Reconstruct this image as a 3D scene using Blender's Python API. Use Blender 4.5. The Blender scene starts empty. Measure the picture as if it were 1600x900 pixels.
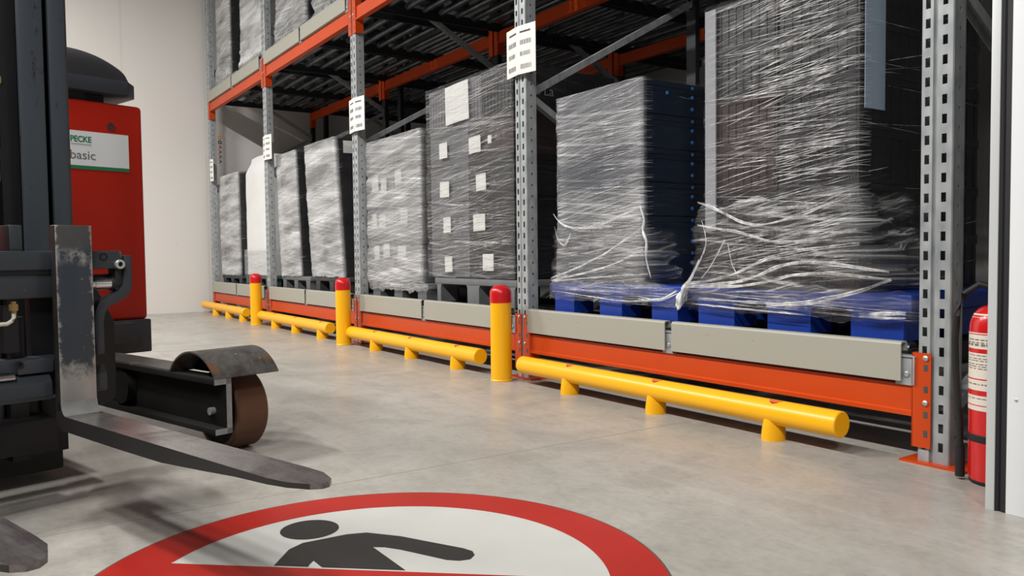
import bpy, bmesh, math, random
from mathutils import Vector, Matrix, noise
S = bpy.context.scene
COL = S.collection
PI = math.pi
R_ = random.Random(7)

# ------------------------------------------------------------------ helpers
def tag(o, label=None, cat=None, group=None, kind=None):
    if label: o['label'] = label
    if cat: o['category'] = cat
    if group: o['group'] = group
    if kind: o['kind'] = kind
    return o

def empty(name, loc, label, cat, group=None, rz=0.0):
    o = bpy.data.objects.new(name, None); COL.objects.link(o)
    o.empty_display_size = .1
    o.location = loc; o.rotation_euler = (0, 0, rz)
    return tag(o, label, cat, group)

class MB:
    """collects shapes and turns them into ONE mesh"""
    def __init__(s): s.v = []; s.f = []; s.uv = None
    def add(s, vs, fs):
        n = len(s.v); s.v += [tuple(v) for v in vs]; s.f += [tuple(i + n for i in f) for f in fs]; return s
    def box(s, x0, x1, y0, y1, z0, z1):
        vs = [(x0,y0,z0),(x1,y0,z0),(x1,y1,z0),(x0,y1,z0),(x0,y0,z1),(x1,y0,z1),(x1,y1,z1),(x0,y1,z1)]
        return s.add(vs, [(0,3,2,1),(4,5,6,7),(0,1,5,4),(1,2,6,5),(2,3,7,6),(3,0,4,7)])
    def prism(s, pts, axis, a0, a1):
        """polygon pts (2D) extruded along axis 'x','y','z'; pts are the other two coords in order"""
        def P(p, a):
            if axis == 'x': return (a, p[0], p[1])
            if axis == 'y': return (p[0], a, p[1])
            return (p[0], p[1], a)
        n = len(pts)
        vs = [P(p, a0) for p in pts] + [P(p, a1) for p in pts]
        fs = [tuple(range(n)), tuple(range(2*n-1, n-1, -1))] + [(i, i+n, (i+1) % n + n, (i+1) % n) for i in range(n)]
        return s.add(vs, fs)
    def ringcyl(s, c, axis, prof, n=32, cap=True):
        """lathe: prof = [(along, radius)...] about axis through c"""
        ax = Vector(axis).normalized()
        t = Vector((0,0,1)) if abs(ax.z) < .9 else Vector((1,0,0))
        e1 = ax.cross(t).normalized(); e2 = ax.cross(e1)
        c = Vector(c); vs = []; fs = []
        for (l, r) in prof:
            for k in range(n):
                a = 2*PI*k/n; vs.append(c + ax*l + e1*(r*math.cos(a)) + e2*(r*math.sin(a)))
        m = len(prof)
        for j in range(m-1):
            for k in range(n):
                k2 = (k+1) % n; fs.append((j*n+k, j*n+k2, (j+1)*n+k2, (j+1)*n+k))
        if cap:
            fs.append(tuple(range(n-1, -1, -1))); fs.append(tuple((m-1)*n + k for k in range(n)))
        return s.add(vs, fs)
    def cyl(s, a, b, r, n=24):
        a = Vector(a); b = Vector(b); return s.ringcyl(a, b-a, [(0, r), ((b-a).length, r)], n)
    def tube(s, pts, r, n=8, rr=None):
        pts = [Vector(p) for p in pts]; vs = []; fs = []
        m = len(pts)
        for i, p in enumerate(pts):
            d = (pts[min(i+1, m-1)] - pts[max(i-1, 0)]).normalized()
            t = Vector((0,0,1)) if abs(d.z) < .9 else Vector((1,0,0))
            e1 = d.cross(t).normalized(); e2 = d.cross(e1)
            q = rr[i] if rr else r
            for k in range(n):
                a = 2*PI*k/n; vs.append(p + e1*(q*math.cos(a)) + e2*(q*math.sin(a)))
        for j in range(m-1):
            for k in range(n):
                k2 = (k+1) % n; fs.append((j*n+k, (j+1)*n+k, (j+1)*n+k2, j*n+k2))
        fs.append(tuple(range(n))); fs.append(tuple((m-1)*n+k for k in range(n-1, -1, -1)))
        return s.add(vs, fs)
    def bar(s, a, b, w, h, up=(0,0,1)):
        a = Vector(a); b = Vector(b); d = (b-a).normalized(); u = Vector(up)
        e1 = d.cross(u).normalized(); e2 = e1.cross(d)
        vs = []
        for p in (a, b):
            for (i, j) in ((-1,-1),(1,-1),(1,1),(-1,1)): vs.append(p + e1*(w/2*i) + e2*(h/2*j))
        return s.add(vs, [(0,1,2,3),(7,6,5,4),(0,4,5,1),(1,5,6,2),(2,6,7,3),(3,7,4,0)])
    def mesh(s, name, fix=True):
        me = bpy.data.meshes.new(name); me.from_pydata(s.v, [], s.f); me.update()
        if fix:
            bm = bmesh.new(); bm.from_mesh(me); bmesh.ops.recalc_face_normals(bm, faces=bm.faces); bm.to_mesh(me); bm.free()
        return me

def smooth_by_angle(me, ang=35):
    bm = bmesh.new(); bm.from_mesh(me)
    for f in bm.faces: f.smooth = True
    for e in bm.edges:
        if len(e.link_faces) == 2 and e.calc_face_angle(0) > math.radians(ang): e.smooth = False
    bm.to_mesh(me); bm.free()

def obj(name, mb, mat, parent=None, loc=(0,0,0), bevel=0.0, seg=2, smooth=True, rot=None):
    me = mb.mesh(name) if isinstance(mb, MB) else mb
    if mat is not None and not me.materials: me.materials.append(mat)
    o = bpy.data.objects.new(name, me); COL.objects.link(o)
    o.location = loc
    if rot: o.rotation_euler = rot
    if parent: o.parent = parent
    if isinstance(mb, MB):
        if bevel > 0:
            bm = bmesh.new(); bm.from_mesh(me)
            bmesh.ops.remove_doubles(bm, verts=bm.verts, dist=1e-6)
            es = [e for e in bm.edges if len(e.link_faces) == 2 and e.calc_face_angle(0) > math.radians(30)]
            bmesh.ops.bevel(bm, geom=es, offset=bevel, segments=seg, profile=.5, affect='EDGES', clamp_overlap=True)
            bm.to_mesh(me); bm.free()
        if smooth: smooth_by_angle(me)
    return o

# ------------------------------------------------------------------ materials
def srgb(r, g, b):
    f = lambda c: (c/255/12.92) if c/255 <= .04045 else ((c/255+.055)/1.055)**2.4
    return (f(r), f(g), f(b), 1)

class NT:
    def __init__(s, name):
        s.m = bpy.data.materials.new(name); s.m.use_nodes = True
        s.t = s.m.node_tree; s.n = s.t.nodes; s.l = s.t.links
        s.n.clear(); s.out = s.n.new('ShaderNodeOutputMaterial')
    def node(s, typ, **kw):
        n = s.n.new(typ)
        for k, v in kw.items():
            if k.startswith('i_'):
                key = k[2:].replace('_', ' '); n.inputs[key].default_value = v
            else: setattr(n, k, v)
        return n
    def link(s, a, b): s.l.new(a, b)
    def noise(s, vec, scale, detail=4, rough=.55, dist=0):
        n = s.node('ShaderNodeTexNoise'); n.inputs['Scale'].default_value = scale
        n.inputs['Detail'].default_value = detail; n.inputs['Roughness'].default_value = rough
        n.inputs['Distortion'].default_value = dist
        if vec is not None: s.link(vec, n.inputs['Vector'])
        return n.outputs['Fac']
    def ramp(s, fac, stops):
        r = s.node('ShaderNodeValToRGB'); e = r.color_ramp.elements
        while len(e) < len(stops): e.new(.5)
        for k, (p, c) in enumerate(stops):
            e[k].position = p; e[k].color = c if isinstance(c, (tuple, list)) else (c, c, c, 1)
        s.link(fac, r.inputs['Fac']); return r.outputs['Color']
    def mix(s, fac, a, b):
        m = s.node('ShaderNodeMix', data_type='RGBA')
        for sock, v in ((m.inputs[0], fac), (m.inputs[6], a), (m.inputs[7], b)):
            if hasattr(v, 'is_linked') or isinstance(v, bpy.types.NodeSocket): s.link(v, sock)
            else: sock.default_value = v
        return m.outputs[2]
    def math(s, op, a, b=None, clamp=False):
        m = s.node('ShaderNodeMath', operation=op, use_clamp=clamp)
        for sock, v in ((m.inputs[0], a), (m.inputs[1], b)):
            if v is None: continue
            if isinstance(v, bpy.types.NodeSocket): s.link(v, sock)
            else: sock.default_value = v
        return m.outputs[0]
    def mapping(s, vec, scale=(1,1,1), rot=(0,0,0), loc=(0,0,0)):
        m = s.node('ShaderNodeMapping'); m.inputs['Scale'].default_value = scale
        m.inputs['Rotation'].default_value = rot; m.inputs['Location'].default_value = loc
        s.link(vec, m.inputs['Vector']); return m.outputs['Vector']
    def coord(s, w='Object'):
        return s.node('ShaderNodeTexCoord').outputs[w]
    def bump(s, h, strength=.2, dist=.01):
        b = s.node('ShaderNodeBump'); b.inputs['Strength'].default_value = strength; b.inputs['Distance'].default_value = dist
        s.link(h, b.inputs['Height']); return b.outputs['Normal']
    def bsdf(s, color, rough=.5, metal=0, normal=None, spec=.5, coat=0):
        p = s.node('ShaderNodeBsdfPrincipled')
        for key, v in (('Base Color', color), ('Roughness', rough), ('Metallic', metal)):
            if isinstance(v, bpy.types.NodeSocket): s.link(v, p.inputs[key])
            else: p.inputs[key].default_value = v
        p.inputs['Specular IOR Level'].default_value = spec
        p.inputs['Coat Weight'].default_value = coat
        if normal is not None: s.link(normal, p.inputs['Normal'])
        s.link(p.outputs[0], s.out.inputs['Surface']); return p

def plain(name, c, rough=.5, metal=0, spec=.5, var=.0, vscale=6, coat=0, bump=0, c2=None):
    t = NT(name)
    co = t.coord()
    if var or c2:
        f = t.noise(co, vscale, 5, .6)
        dark = c2 if c2 else tuple(list(x*(1-var) for x in c[:3]) + [1])
        col = t.mix(t.ramp(f, [(.35, 0), (.68, 1)]), c, dark)
    else: col = c
    nrm = None
    if bump: nrm = t.bump(t.noise(co, 90, 3), bump, .002)
    t.bsdf(col, rough, metal, nrm, spec, coat)
    return t.m

def worn(name, base, wear, lo=.58, hi=.66, scale=14, rough=.45, metal_w=.6, stretch=(1,1,1)):
    """painted steel whose paint is chipped to bare metal in patches"""
    t = NT(name); co = t.mapping(t.coord(), stretch)
    n1 = t.noise(co, scale, 8, .7, .4); n2 = t.noise(co, scale*.25, 3)
    f = t.math('ADD', t.math('MULTIPLY', n1, .65), t.math('MULTIPLY', n2, .35))
    w = t.ramp(f, [(lo, 0), (hi, 1)])
    tone = t.mix(t.noise(co, 5, 4), base, tuple([x*.7 for x in base[:3]] + [1]))
    col = t.mix(w, tone, wear)
    m = t.math('MULTIPLY', w, metal_w)
    t.bsdf(col, rough, m, t.bump(n1, .08, .003))
    return t.m

M = {}
def build_materials():
    # floor: polished, stained concrete
    t = NT('polished_concrete'); co = t.coord()
    big = t.noise(co, .55, 4, .6, .3); mid = t.noise(co, 2.6, 6, .65, .6); fine = t.noise(co, 38, 4, .6)
    c = t.mix(t.ramp(big, [(.3, 0), (.7, 1)]), srgb(180, 176, 168), srgb(161, 157, 149))
    c = t.mix(t.math('MULTIPLY', t.ramp(mid, [(.46, 0), (.70, 1)]), .6), c, srgb(142, 137, 128))
    c = t.mix(t.math('MULTIPLY', t.ramp(fine, [(.35, 1), (.6, 0)]), .22), c, srgb(120, 116, 108))
    blot = t.ramp(t.noise(co, 9, 7, .72, .5), [(.50, 0), (.66, 1)])
    c = t.mix(t.math('MULTIPLY', blot, .38), c, srgb(134, 130, 121))
    streak = t.noise(t.mapping(co, (.6, 5, 1), (0, 0, .25)), 2.2, 5, .6)
    c = t.mix(t.math('MULTIPLY', t.ramp(streak, [(.52, 0), (.75, 1)]), .35), c, srgb(196, 192, 184))
    rough = t.ramp(mid, [(.3, .26), (.75, .42)])
    t.bsdf(c, rough, 0, t.bump(t.noise(co, 14, 5), .05, .004), .42); M['floor'] = t.m
    M['joint'] = plain('joint_sealant', srgb(142, 137, 129), .8)
    t = NT('white_wall_panel'); co = t.coord()
    seam = t.node('ShaderNodeTexWave', wave_type='BANDS', bands_direction='Y'); seam.inputs['Scale'].default_value = .27
    t.link(co, seam.inputs['Vector'])
    s2 = t.ramp(seam.outputs['Fac'], [(0, 1), (.0008, 0)])
    sp = t.ramp(t.noise(co, 7, 2, .5), [(.78, 0), (.8, 1)])
    c = t.mix(s2, t.mix(t.noise(co, .5, 2), srgb(226, 222, 216), srgb(218, 214, 209)), srgb(214, 210, 204))
    c = t.mix(t.math('MULTIPLY', sp, .5), c, srgb(150, 140, 128))
    t.bsdf(c, .55, 0, None, .3); M['wall'] = t.m
    M['ceiling'] = plain('ceiling_sheet', srgb(150, 150, 150), .8)
    M['backwall'] = plain('grey_wall_panel', srgb(120, 120, 120), .8)
    # galvanised steel
    t = NT('galvanised_steel'); co = t.coord()
    v = t.node('ShaderNodeTexVoronoi'); v.inputs['Scale'].default_value = 26; t.link(t.mapping(co, (1, 1, .45)), v.inputs['Vector'])
    c = t.mix(t.math('MULTIPLY', v.outputs['Distance'], 1.1), srgb(186, 190, 190), srgb(140, 146, 149))
    c = t.mix(t.ramp(t.noise(co, 8, 5), [(.4, 0), (.75, 1)]), c, srgb(172, 176, 176))
    t.bsdf(c, .45, .25, None); M['galv'] = t.m
    M['galv_dark'] = plain('dull_galvanised_steel', srgb(98, 104, 108), .45, .6, var=.3, vscale=10)
    M['roller'] = plain('roller_steel', srgb(96, 100, 104), .34, .75, var=.5, vscale=5)
    M['lane_rail'] = plain('dark_lane_steel', srgb(48, 51, 54), .5, .4, var=.3)
    t = NT('orange_powder_coat'); co = t.coord()
    chip = t.ramp(t.noise(co, 30, 6, .7), [(.70, 0), (.73, 1)])
    c = t.mix(t.noise(co, 3, 3), srgb(206, 72, 8), srgb(190, 62, 3)); c = t.mix(t.math('MULTIPLY', chip, .7), c, srgb(96, 48, 28))
    t.bsdf(c, .42, 0, None, .45); M['orange'] = t.m
    t = NT('grey_rail_paint'); co = t.coord()
    chip = t.ramp(t.noise(t.mapping(co, (1, 1, 1.6)), 22, 5, .65), [(.715, 0), (.735, 1)])
    scr = t.ramp(t.noise(t.mapping(co, (2, 2, 60), (0, .04, 0)), 2, 4), [(.70, 0), (.74, 1)])
    c = t.mix(chip, t.mix(t.math('MULTIPLY', scr, .4), srgb(164, 162, 150), srgb(120, 118, 108)), srgb(40, 38, 36))
    t.bsdf(c, .45, 0, None, .4); M['greyrail'] = t.m
    t = NT('yellow_barrier_plastic'); co = t.coord()
    sc = t.ramp(t.noise(t.mapping(co, (1.2, 12, 12)), 3, 6, .7), [(.66, 0), (.74, 1)])
    c = t.mix(t.math('MULTIPLY', sc, .35), srgb(250, 182, 8), srgb(196, 138, 20))
    t.bsdf(c, .34, 0, None, .5); M['yellow'] = t.m
    M['red_cap'] = plain('red_cap_plastic', srgb(206, 22, 30), .28, 0, .5, var=.12)
    M['red_mark'] = plain('red_mark_sticker', srgb(190, 44, 44), .5)
    M['bolt'] = plain('zinc_bolt', srgb(196, 196, 192), .35, .7)
    M['black'] = plain('black_steel', srgb(20, 21, 23), .5, .2, var=.3)
    M['rubber'] = plain('black_rubber', srgb(22, 23, 25), .6)
    M['slate'] = worn('slate_truck_paint', srgb(52, 57, 63), srgb(150, 146, 140), .625, .665, 16)
    M['mast'] = worn('mast_paint', srgb(62, 69, 77), srgb(44, 38, 36), .60, .67, 30, stretch=(1,1,.35))
    M['mast_edge'] = worn('rubbed_mast_edge', srgb(58, 46, 44), srgb(122, 84, 62), .52, .66, 18)
    # fork: slate paint left in the middle of the shank, bare steel at edges and heel
    t = NT('fork_steel'); co = t.coord(); g = t.coord('Generated')
    sep = t.node('ShaderNodeSeparateXYZ'); t.link(co, sep.inputs[0])
    n1 = t.noise(co, 26, 7, .7, .5); n0 = t.noise(co, 6, 4)
    edge = t.math('ABSOLUTE', t.math('SUBTRACT', sep.outputs['Y'], 0.0))
    e = t.math('ADD', t.math('MULTIPLY', edge, 13.0), t.math('MULTIPLY', n1, .62))
    e = t.ramp(e, [(.90, 0), (1.0, 1)])
    low = t.ramp(t.math('ADD', sep.outputs['Z'], t.math('MULTIPLY', n1, .16)), [(.555, 1), (.60, 0)])
    up = t.math('ADD', sep.outputs['Z'], t.math('MULTIPLY', n1, .05))
    bandm = t.math('MULTIPLY', t.ramp(up, [(.845, 0), (.865, 1)]), t.ramp(up, [(.885, 1), (.905, 0)]))
    bandm = t.math('MULTIPLY', bandm, t.ramp(n1, [(.42, 0), (.55, 1)]))
    topd = t.math('MULTIPLY', t.ramp(sep.outputs['Z'], [(.865, 0), (.885, 1)]), .8)
    spots = t.ramp(n1, [(.665, 0), (.70, 1)])
    paint = t.mix(n0, srgb(50, 57, 66), srgb(42, 47, 54))
    paint = t.mix(topd, paint, t.mix(n1, srgb(52, 50, 49), srgb(84, 80, 77)))
    bare = t.mix(n0, srgb(186, 184, 180), srgb(136, 134, 130))
    f = t.math('MAXIMUM', t.math('MAXIMUM', e, low), t.math('MAXIMUM', t.math('MULTIPLY', bandm, .7), spots))
    c = t.mix(f, paint, bare)
    t.bsdf(c, .42, t.math('MULTIPLY', f, .6), t.bump(n1, .06, .003)); M['fork_shank'] = t.m
    t = NT('bare_fork_blade'); co = t.coord()
    n1 = t.noise(t.mapping(co, (1, 8, 8)), 5, 7, .7); n0 = t.noise(co, 3.2, 4, .6, .8)
    c = t.mix(t.ramp(n0, [(.4, 0), (.6, 1)]), srgb(172, 170, 166), srgb(112, 104, 104)); c = t.mix(t.ramp(n1, [(.45, 0), (.8, 1)]), c, srgb(150, 148, 146))
    t.bsdf(c, t.ramp(n1, [(.3, .22), (.8, .36)]), .8); M['fork_blade'] = t.m
    M['fork_side'] = worn('dark_fork_side', srgb(38, 36, 36), srgb(92, 88, 86), .64, .74, 12)
    t = NT('red_truck_paint'); co = t.coord()
    c = t.mix(t.noise(co, 2, 3), srgb(182, 34, 12), srgb(168, 28, 6))
    t.bsdf(c, .5, 0, None, .3); M['truck_red'] = t.m
    M['hood'] = plain('black_hood_plastic', srgb(38, 38, 40), .42, 0, .5, bump=.05)
    M['hood_rim'] = plain('dark_rim_plastic', srgb(50, 55, 62), .5)
    M['base_grey'] = plain('dark_grey_casting', srgb(44, 47, 52), .55, var=.2)
    M['poly'] = plain('brown_polyurethane_tread', srgb(96, 62, 44), .5, 0, .4, var=.25, vscale=9)
    M['arm_black'] = plain('oily_black_steel', srgb(26, 25, 24), .75, 0, .2, var=.3)
    M['arm_top'] = worn('worn_arm_plate', srgb(82, 80, 76), srgb(140, 136, 130), .58, .68, 9)
    M['arm_end'] = plain('bare_steel_end', srgb(150, 150, 148), .5, .5, var=.2, vscale=30)
    t = NT('rusty_fender_steel'); co = t.coord(); n1 = t.noise(co, 14, 7, .7, .3)
    c = t.mix(t.ramp(n1, [(.4, 0), (.62, 1)]), srgb(104, 104, 102), srgb(80, 70, 62)); c = t.mix(t.ramp(t.noise(co, 60, 4), [(.68, 0), (.72, 1)]), c, srgb(170, 168, 160))
    c = t.mix(t.ramp(t.noise(co, 9, 5), [(.58, 0), (.68, 1)]), c, srgb(124, 92, 70))
    t.bsdf(c, .5, .45); M['fender'] = t.m
    M['chrome'] = plain('chrome_rod', srgb(214, 214, 212), .18, .95)
    M['brass'] = plain('brass_fitting', srgb(176, 146, 92), .35, .8)
    M['hose_white'] = plain('pale_hydraulic_pipe', srgb(206, 202, 188), .4)
    M['lab_white'] = plain('white_label', srgb(226, 228, 228), .5)
    M['lab_green'] = plain('green_label_print', srgb(22, 118, 78), .5)
    M['lab_grey'] = plain('grey_label_print', srgb(104, 106, 110), .5)
    M['lab_faint'] = plain('faint_label_print', srgb(178, 180, 182), .5)
    M['paper'] = plain('white_sign_sheet', srgb(238, 236, 230), .5, var=.04, vscale=3)
    M['ink'] = plain('barcode_ink', srgb(120, 118, 114), .6)
    M['ink_dark'] = plain('dark_print_ink', srgb(66, 58, 54), .6)
    M['sign_red'] = plain('red_floor_vinyl', srgb(172, 36, 27), .42, 0, .4, var=.10, vscale=4)
    M['sign_white'] = plain('white_floor_vinyl', srgb(196, 196, 190), .42, 0, .4, var=.06, vscale=5)
    M['sign_black'] = plain('black_floor_vinyl', srgb(46, 45, 44), .45, 0, .4, var=.12, vscale=12)
    M['sign_edge'] = plain('dirty_vinyl_edge', srgb(84, 74, 66), .7)
    M['ext_red'] = plain('red_extinguisher_paint', srgb(206, 24, 26), .25, 0, .5, coat=.4)
    M['ext_label'] = plain('extinguisher_label', srgb(228, 218, 204), .45)
    M['alu'] = plain('pale_aluminium', srgb(206, 208, 208), .45, .25)
    M['door_white'] = plain('white_door_skin', srgb(226, 228, 230), .4, 0, .45)
    M['blue'] = plain('blue_pallet_plastic', srgb(22, 62, 160), .4, 0, .5, var=.2, vscale=4)
    M['pal_grey'] = plain('grey_pallet_plastic', srgb(112, 114, 116), .55, var=.2)
    M['pal_dark'] = plain('dark_pallet_plastic', srgb(58, 60, 62), .55, var=.2)
    M['pal_brown'] = plain('brown_pallet_boards', srgb(120, 92, 74), .65, var=.25)
    M['pal_green'] = plain('dull_green_pallet_plastic', srgb(76, 96, 88), .55, var=.2)
    M['navy'] = plain('navy_crate_plastic', srgb(30, 42, 62), .42, 0, .5, var=.25, vscale=5)
    M['dkcrate'] = plain('charcoal_crate_plastic', srgb(22, 22, 28), .45, 0, .5, var=.25, vscale=5)
    M['plumcrate'] = plain('dark_plum_crate_plastic', srgb(46, 28, 32), .45, 0, .5, var=.2)
    M['grcrate'] = plain('grey_crate_plastic', srgb(96, 97, 100), .5, 0, .45, var=.15, vscale=5)
    M['ltcrate'] = plain('pale_grey_crate_plastic', srgb(150, 151, 152), .5, 0, .45, var=.12)
    M['whcarton'] = plain('white_sack_fabric', srgb(226, 226, 224), .7, 0, .3, var=.06, vscale=4)
    M['edge_strip'] = plain('pale_corner_board', srgb(150, 152, 158), .6)
    M['bluegrey'] = plain('pale_blue_protective_sheet', srgb(150, 166, 184), .5)
    M['pin'] = plain('bright_blue_pin', srgb(52, 138, 214), .4)
    M['tag_dull'] = plain('greyed_paper_tag', srgb(190, 190, 188), .6, var=.05)
    M['tagp'] = plain('white_paper_tag', srgb(226, 226, 222), .6, var=.05)

_film = {}
def film_mat(base, gain, thr=.56, seed=0.0, soft=.12, gloss=2.2, rough=.10, fine=1.0):
    key = (base, gain, thr, seed, soft, gloss, rough, fine)
    if key in _film: return _film[key]
    t = NT('stretch_film'); uv = t.coord('UV')
    def streak(su, sv, shear, off, det=4):
        m = t.node('ShaderNodeSeparateXYZ'); t.link(uv, m.inputs[0])
        x = t.math('MULTIPLY', m.outputs[0], su)
        y = t.math('ADD', t.math('MULTIPLY', m.outputs[1], sv), t.math('MULTIPLY', m.outputs[0], sv*shear))
        c = t.node('ShaderNodeCombineXYZ'); t.link(x, c.inputs[0]); t.link(y, c.inputs[1]); c.inputs[2].default_value = off + seed
        return t.noise(c.outputs[0], 1.0, det, .6, .15)
    a = streak(1.1, 52*fine, -.10, 1); b = streak(.9, 34*fine, .10, 7); c = streak(1.6, 92*fine, -.24, 13); d = streak(1.0, 5, -.04, 21, 3)
    la = t.ramp(a, [(thr, 0), (thr+soft, 1)]); lb = t.ramp(b, [(thr, 0), (thr+soft, 1)]); lc = t.ramp(c, [(thr, 0), (thr+soft*.8, 1)])
    s = t.math('ADD', t.math('ADD', la, lb), t.math('MULTIPLY', lc, .8))
    patch = t.ramp(d, [(.35, .35), (.65, 1)])
    at = t.node('ShaderNodeAttribute', attribute_name='film_opacity')
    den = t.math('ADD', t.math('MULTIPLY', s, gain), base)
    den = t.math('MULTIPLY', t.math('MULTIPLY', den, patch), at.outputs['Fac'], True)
    h = t.math('ADD', t.math('ADD', a, b), t.math('MULTIPLY', c, .6))
    nrm = t.bump(h, .5, .02)
    tr = t.node('ShaderNodeBsdfTransparent'); tr.inputs[0].default_value = (.95, .95, .95, 1)
    gl = t.node('ShaderNodeBsdfGlossy'); gl.inputs['Roughness'].default_value = rough; t.link(nrm, gl.inputs['Normal'])
    fr = t.node('ShaderNodeFresnel'); fr.inputs[0].default_value = 1.45; t.link(nrm, fr.inputs['Normal'])
    m1 = t.node('ShaderNodeMixShader'); t.link(t.math('MINIMUM', t.math('MULTIPLY', fr.outputs[0], gloss, True), .06), m1.inputs[0]); t.link(tr.outputs[0], m1.inputs[1]); t.link(gl.outputs[0], m1.inputs[2])
    df = t.node('ShaderNodeBsdfDiffuse'); df.inputs[0].default_value = (.80, .80, .80, 1); t.link(nrm, df.inputs['Normal'])
    g2 = t.node('ShaderNodeBsdfGlossy'); g2.inputs['Roughness'].default_value = .3; t.link(nrm, g2.inputs['Normal'])
    m2 = t.node('ShaderNodeMixShader'); m2.inputs[0].default_value = .22; t.link(df.outputs[0], m2.inputs[1]); t.link(g2.outputs[0], m2.inputs[2])
    m3 = t.node('ShaderNodeMixShader'); t.link(den, m3.inputs[0]); t.link(m1.outputs[0], m3.inputs[1]); t.link(m2.outputs[0], m3.inputs[2])
    t.link(m3.outputs[0], t.out.inputs['Surface'])
    _film[key] = t.m
    return t.m

def crease_glint_mat():
    t = NT('film_crease_glint'); co = t.coord()
    tr = t.node('ShaderNodeBsdfTransparent')
    p = t.node('ShaderNodeBsdfPrincipled'); p.inputs['Base Color'].default_value = (.92, .92, .92, 1); p.inputs['Roughness'].default_value = .3
    m = t.node('ShaderNodeMixShader')
    f = t.ramp(t.noise(co, 11, 4, .6), [(.36, .06), (.50, .40), (.62, .95)])  # dashed white opacity paints glints along the creases
    t.link(f, m.inputs[0]); t.link(tr.outputs[0], m.inputs[1]); t.link(p.outputs[0], m.inputs[2]); t.link(m.outputs[0], t.out.inputs['Surface'])
    return t.m

build_materials()
M['crease_glint'] = crease_glint_mat()

def text_mesh(txt, size, bold=False, depth=.0006):
    cu = bpy.data.curves.new('print', 'FONT'); cu.body = txt; cu.size = size; cu.extrude = depth
    cu.offset = size*.022 if bold else 0
    o = bpy.data.objects.new('print', cu); COL.objects.link(o)
    dg = bpy.context.evaluated_depsgraph_get()
    me = bpy.data.meshes.new_from_object(o.evaluated_get(dg))
    bpy.data.objects.remove(o); bpy.data.curves.remove(cu)
    return me

# ------------------------------------------------------------------ setting
BAY = 2.8
PX = [-4*BAY, -3*BAY, -2*BAY, -BAY, 0.0]          # left edges of the five uprights, far to near
UW = .125                                          # upright width
def structure(name, mb, mat, **k):
    o = obj(name, mb, mat, **k); o['kind'] = 'structure'; return o

b = MB(); b.add([(-11.9,-9,0),(7,-9,0),(7,5.6,0),(-11.9,5.6,0)], [(0,1,2,3)])
floor = structure('floor', b, M['floor'], smooth=False)
b = MB()
for x in (-1.075, -6.3): b.box(x-.0025, x+.0025, -9, 5.5, -.004, .0004)
structure('trim_1', b, M['joint'])
b = MB(); b.box(-11.5, -11.34, -9, 5.6, 0, 7.6)
structure('wall_left', b, M['wall'])
b = MB(); b.box(-11.4, 7, 5.5, 5.6, 0, 7.6)
structure('wall_back', b, M['backwall'])
b = MB(); b.box(-11.5, 7, -9, 5.6, 7.6, 7.7)
structure('ceiling', b, M['ceiling'])

# cold-room door leaf at the right: aluminium edge, rubber seal, white skin
dr = empty('door_1', (.442, -.39, 0), 'white door leaf with aluminium edge strip and black seal, right border', 'door'); dr['kind'] = 'structure'
b = MB(); b.prism([(0,0),(.027,0),(.027,.075),(0,.075)], 'z', 0, 2.6); obj('edge_strip', b, M['alu'], dr, bevel=.0015)
b = MB(); b.prism([(.0275,.004),(.036,.006),(.040,.011),(.044,.006),(.0605,.003),(.0605,.085),(.0275,.085)], 'z', .002, 2.6)
obj('rubber_seal', b, M['rubber'], dr)
b = MB(); b.box(.0615, .1175, .0, .09, .0, 2.6); b.box(.1165, 1.15, .003, .088, .0, 2.6)
obj('door_panel', b, M['door_white'], dr, bevel=.002)
b = MB(); b.ringcyl((.089, .001, .366), (0,-1,0), [(0,.0055),(.002,.0055),(.0035,.003)], 16); obj('screw', b, M['bolt'], dr)

# ------------------------------------------------------------------ rack: uprights
def perforated(mb, x0, x1, y, z0, z1, hx0, hx1, pitch, hh, zstart, flip=False, axis='x'):
    """vertical sheet with one column of holes; axis 'x': sheet spans x at constant y"""
    def P(x, z): return (x, y, z) if axis == 'x' else (y, x, z)
    zs = [z0]; holes = []
    z = zstart
    while z + hh < z1:
        if z > z0: zs += [z, z+hh]; holes.append(len(zs)-2)
        z += pitch
    zs.append(z1); xs = [x0, hx0, hx1, x1]; vs = [P(x, z) for z in zs for x in xs]; fs = []
    for j in range(len(zs)-1):
        for i in range(3):
            if i == 1 and j in holes: continue
            q = (j*4+i, j*4+i+1, (j+1)*4+i+1, (j+1)*4+i); fs.append(q)
    # inner rims of the holes, 3 mm deep
    n = len(vs)
    mb.add(vs, fs)
    for j in holes:
        za, zb = zs[j], zs[j+1]; d = .004
        def Q(x, z, e): return (x, y+e, z) if axis == 'x' else (y-e, x, z)
        c = [(hx0,za),(hx1,za),(hx1,zb),(hx0,zb)]
        vv = [Q(x, z, 0) for x, z in c] + [Q(x, z, d) for x, z in c]
        mb.add(vv, [(0,1,5,4),(1,2,6,5),(2,3,7,6),(3,0,4,7)])

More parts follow.
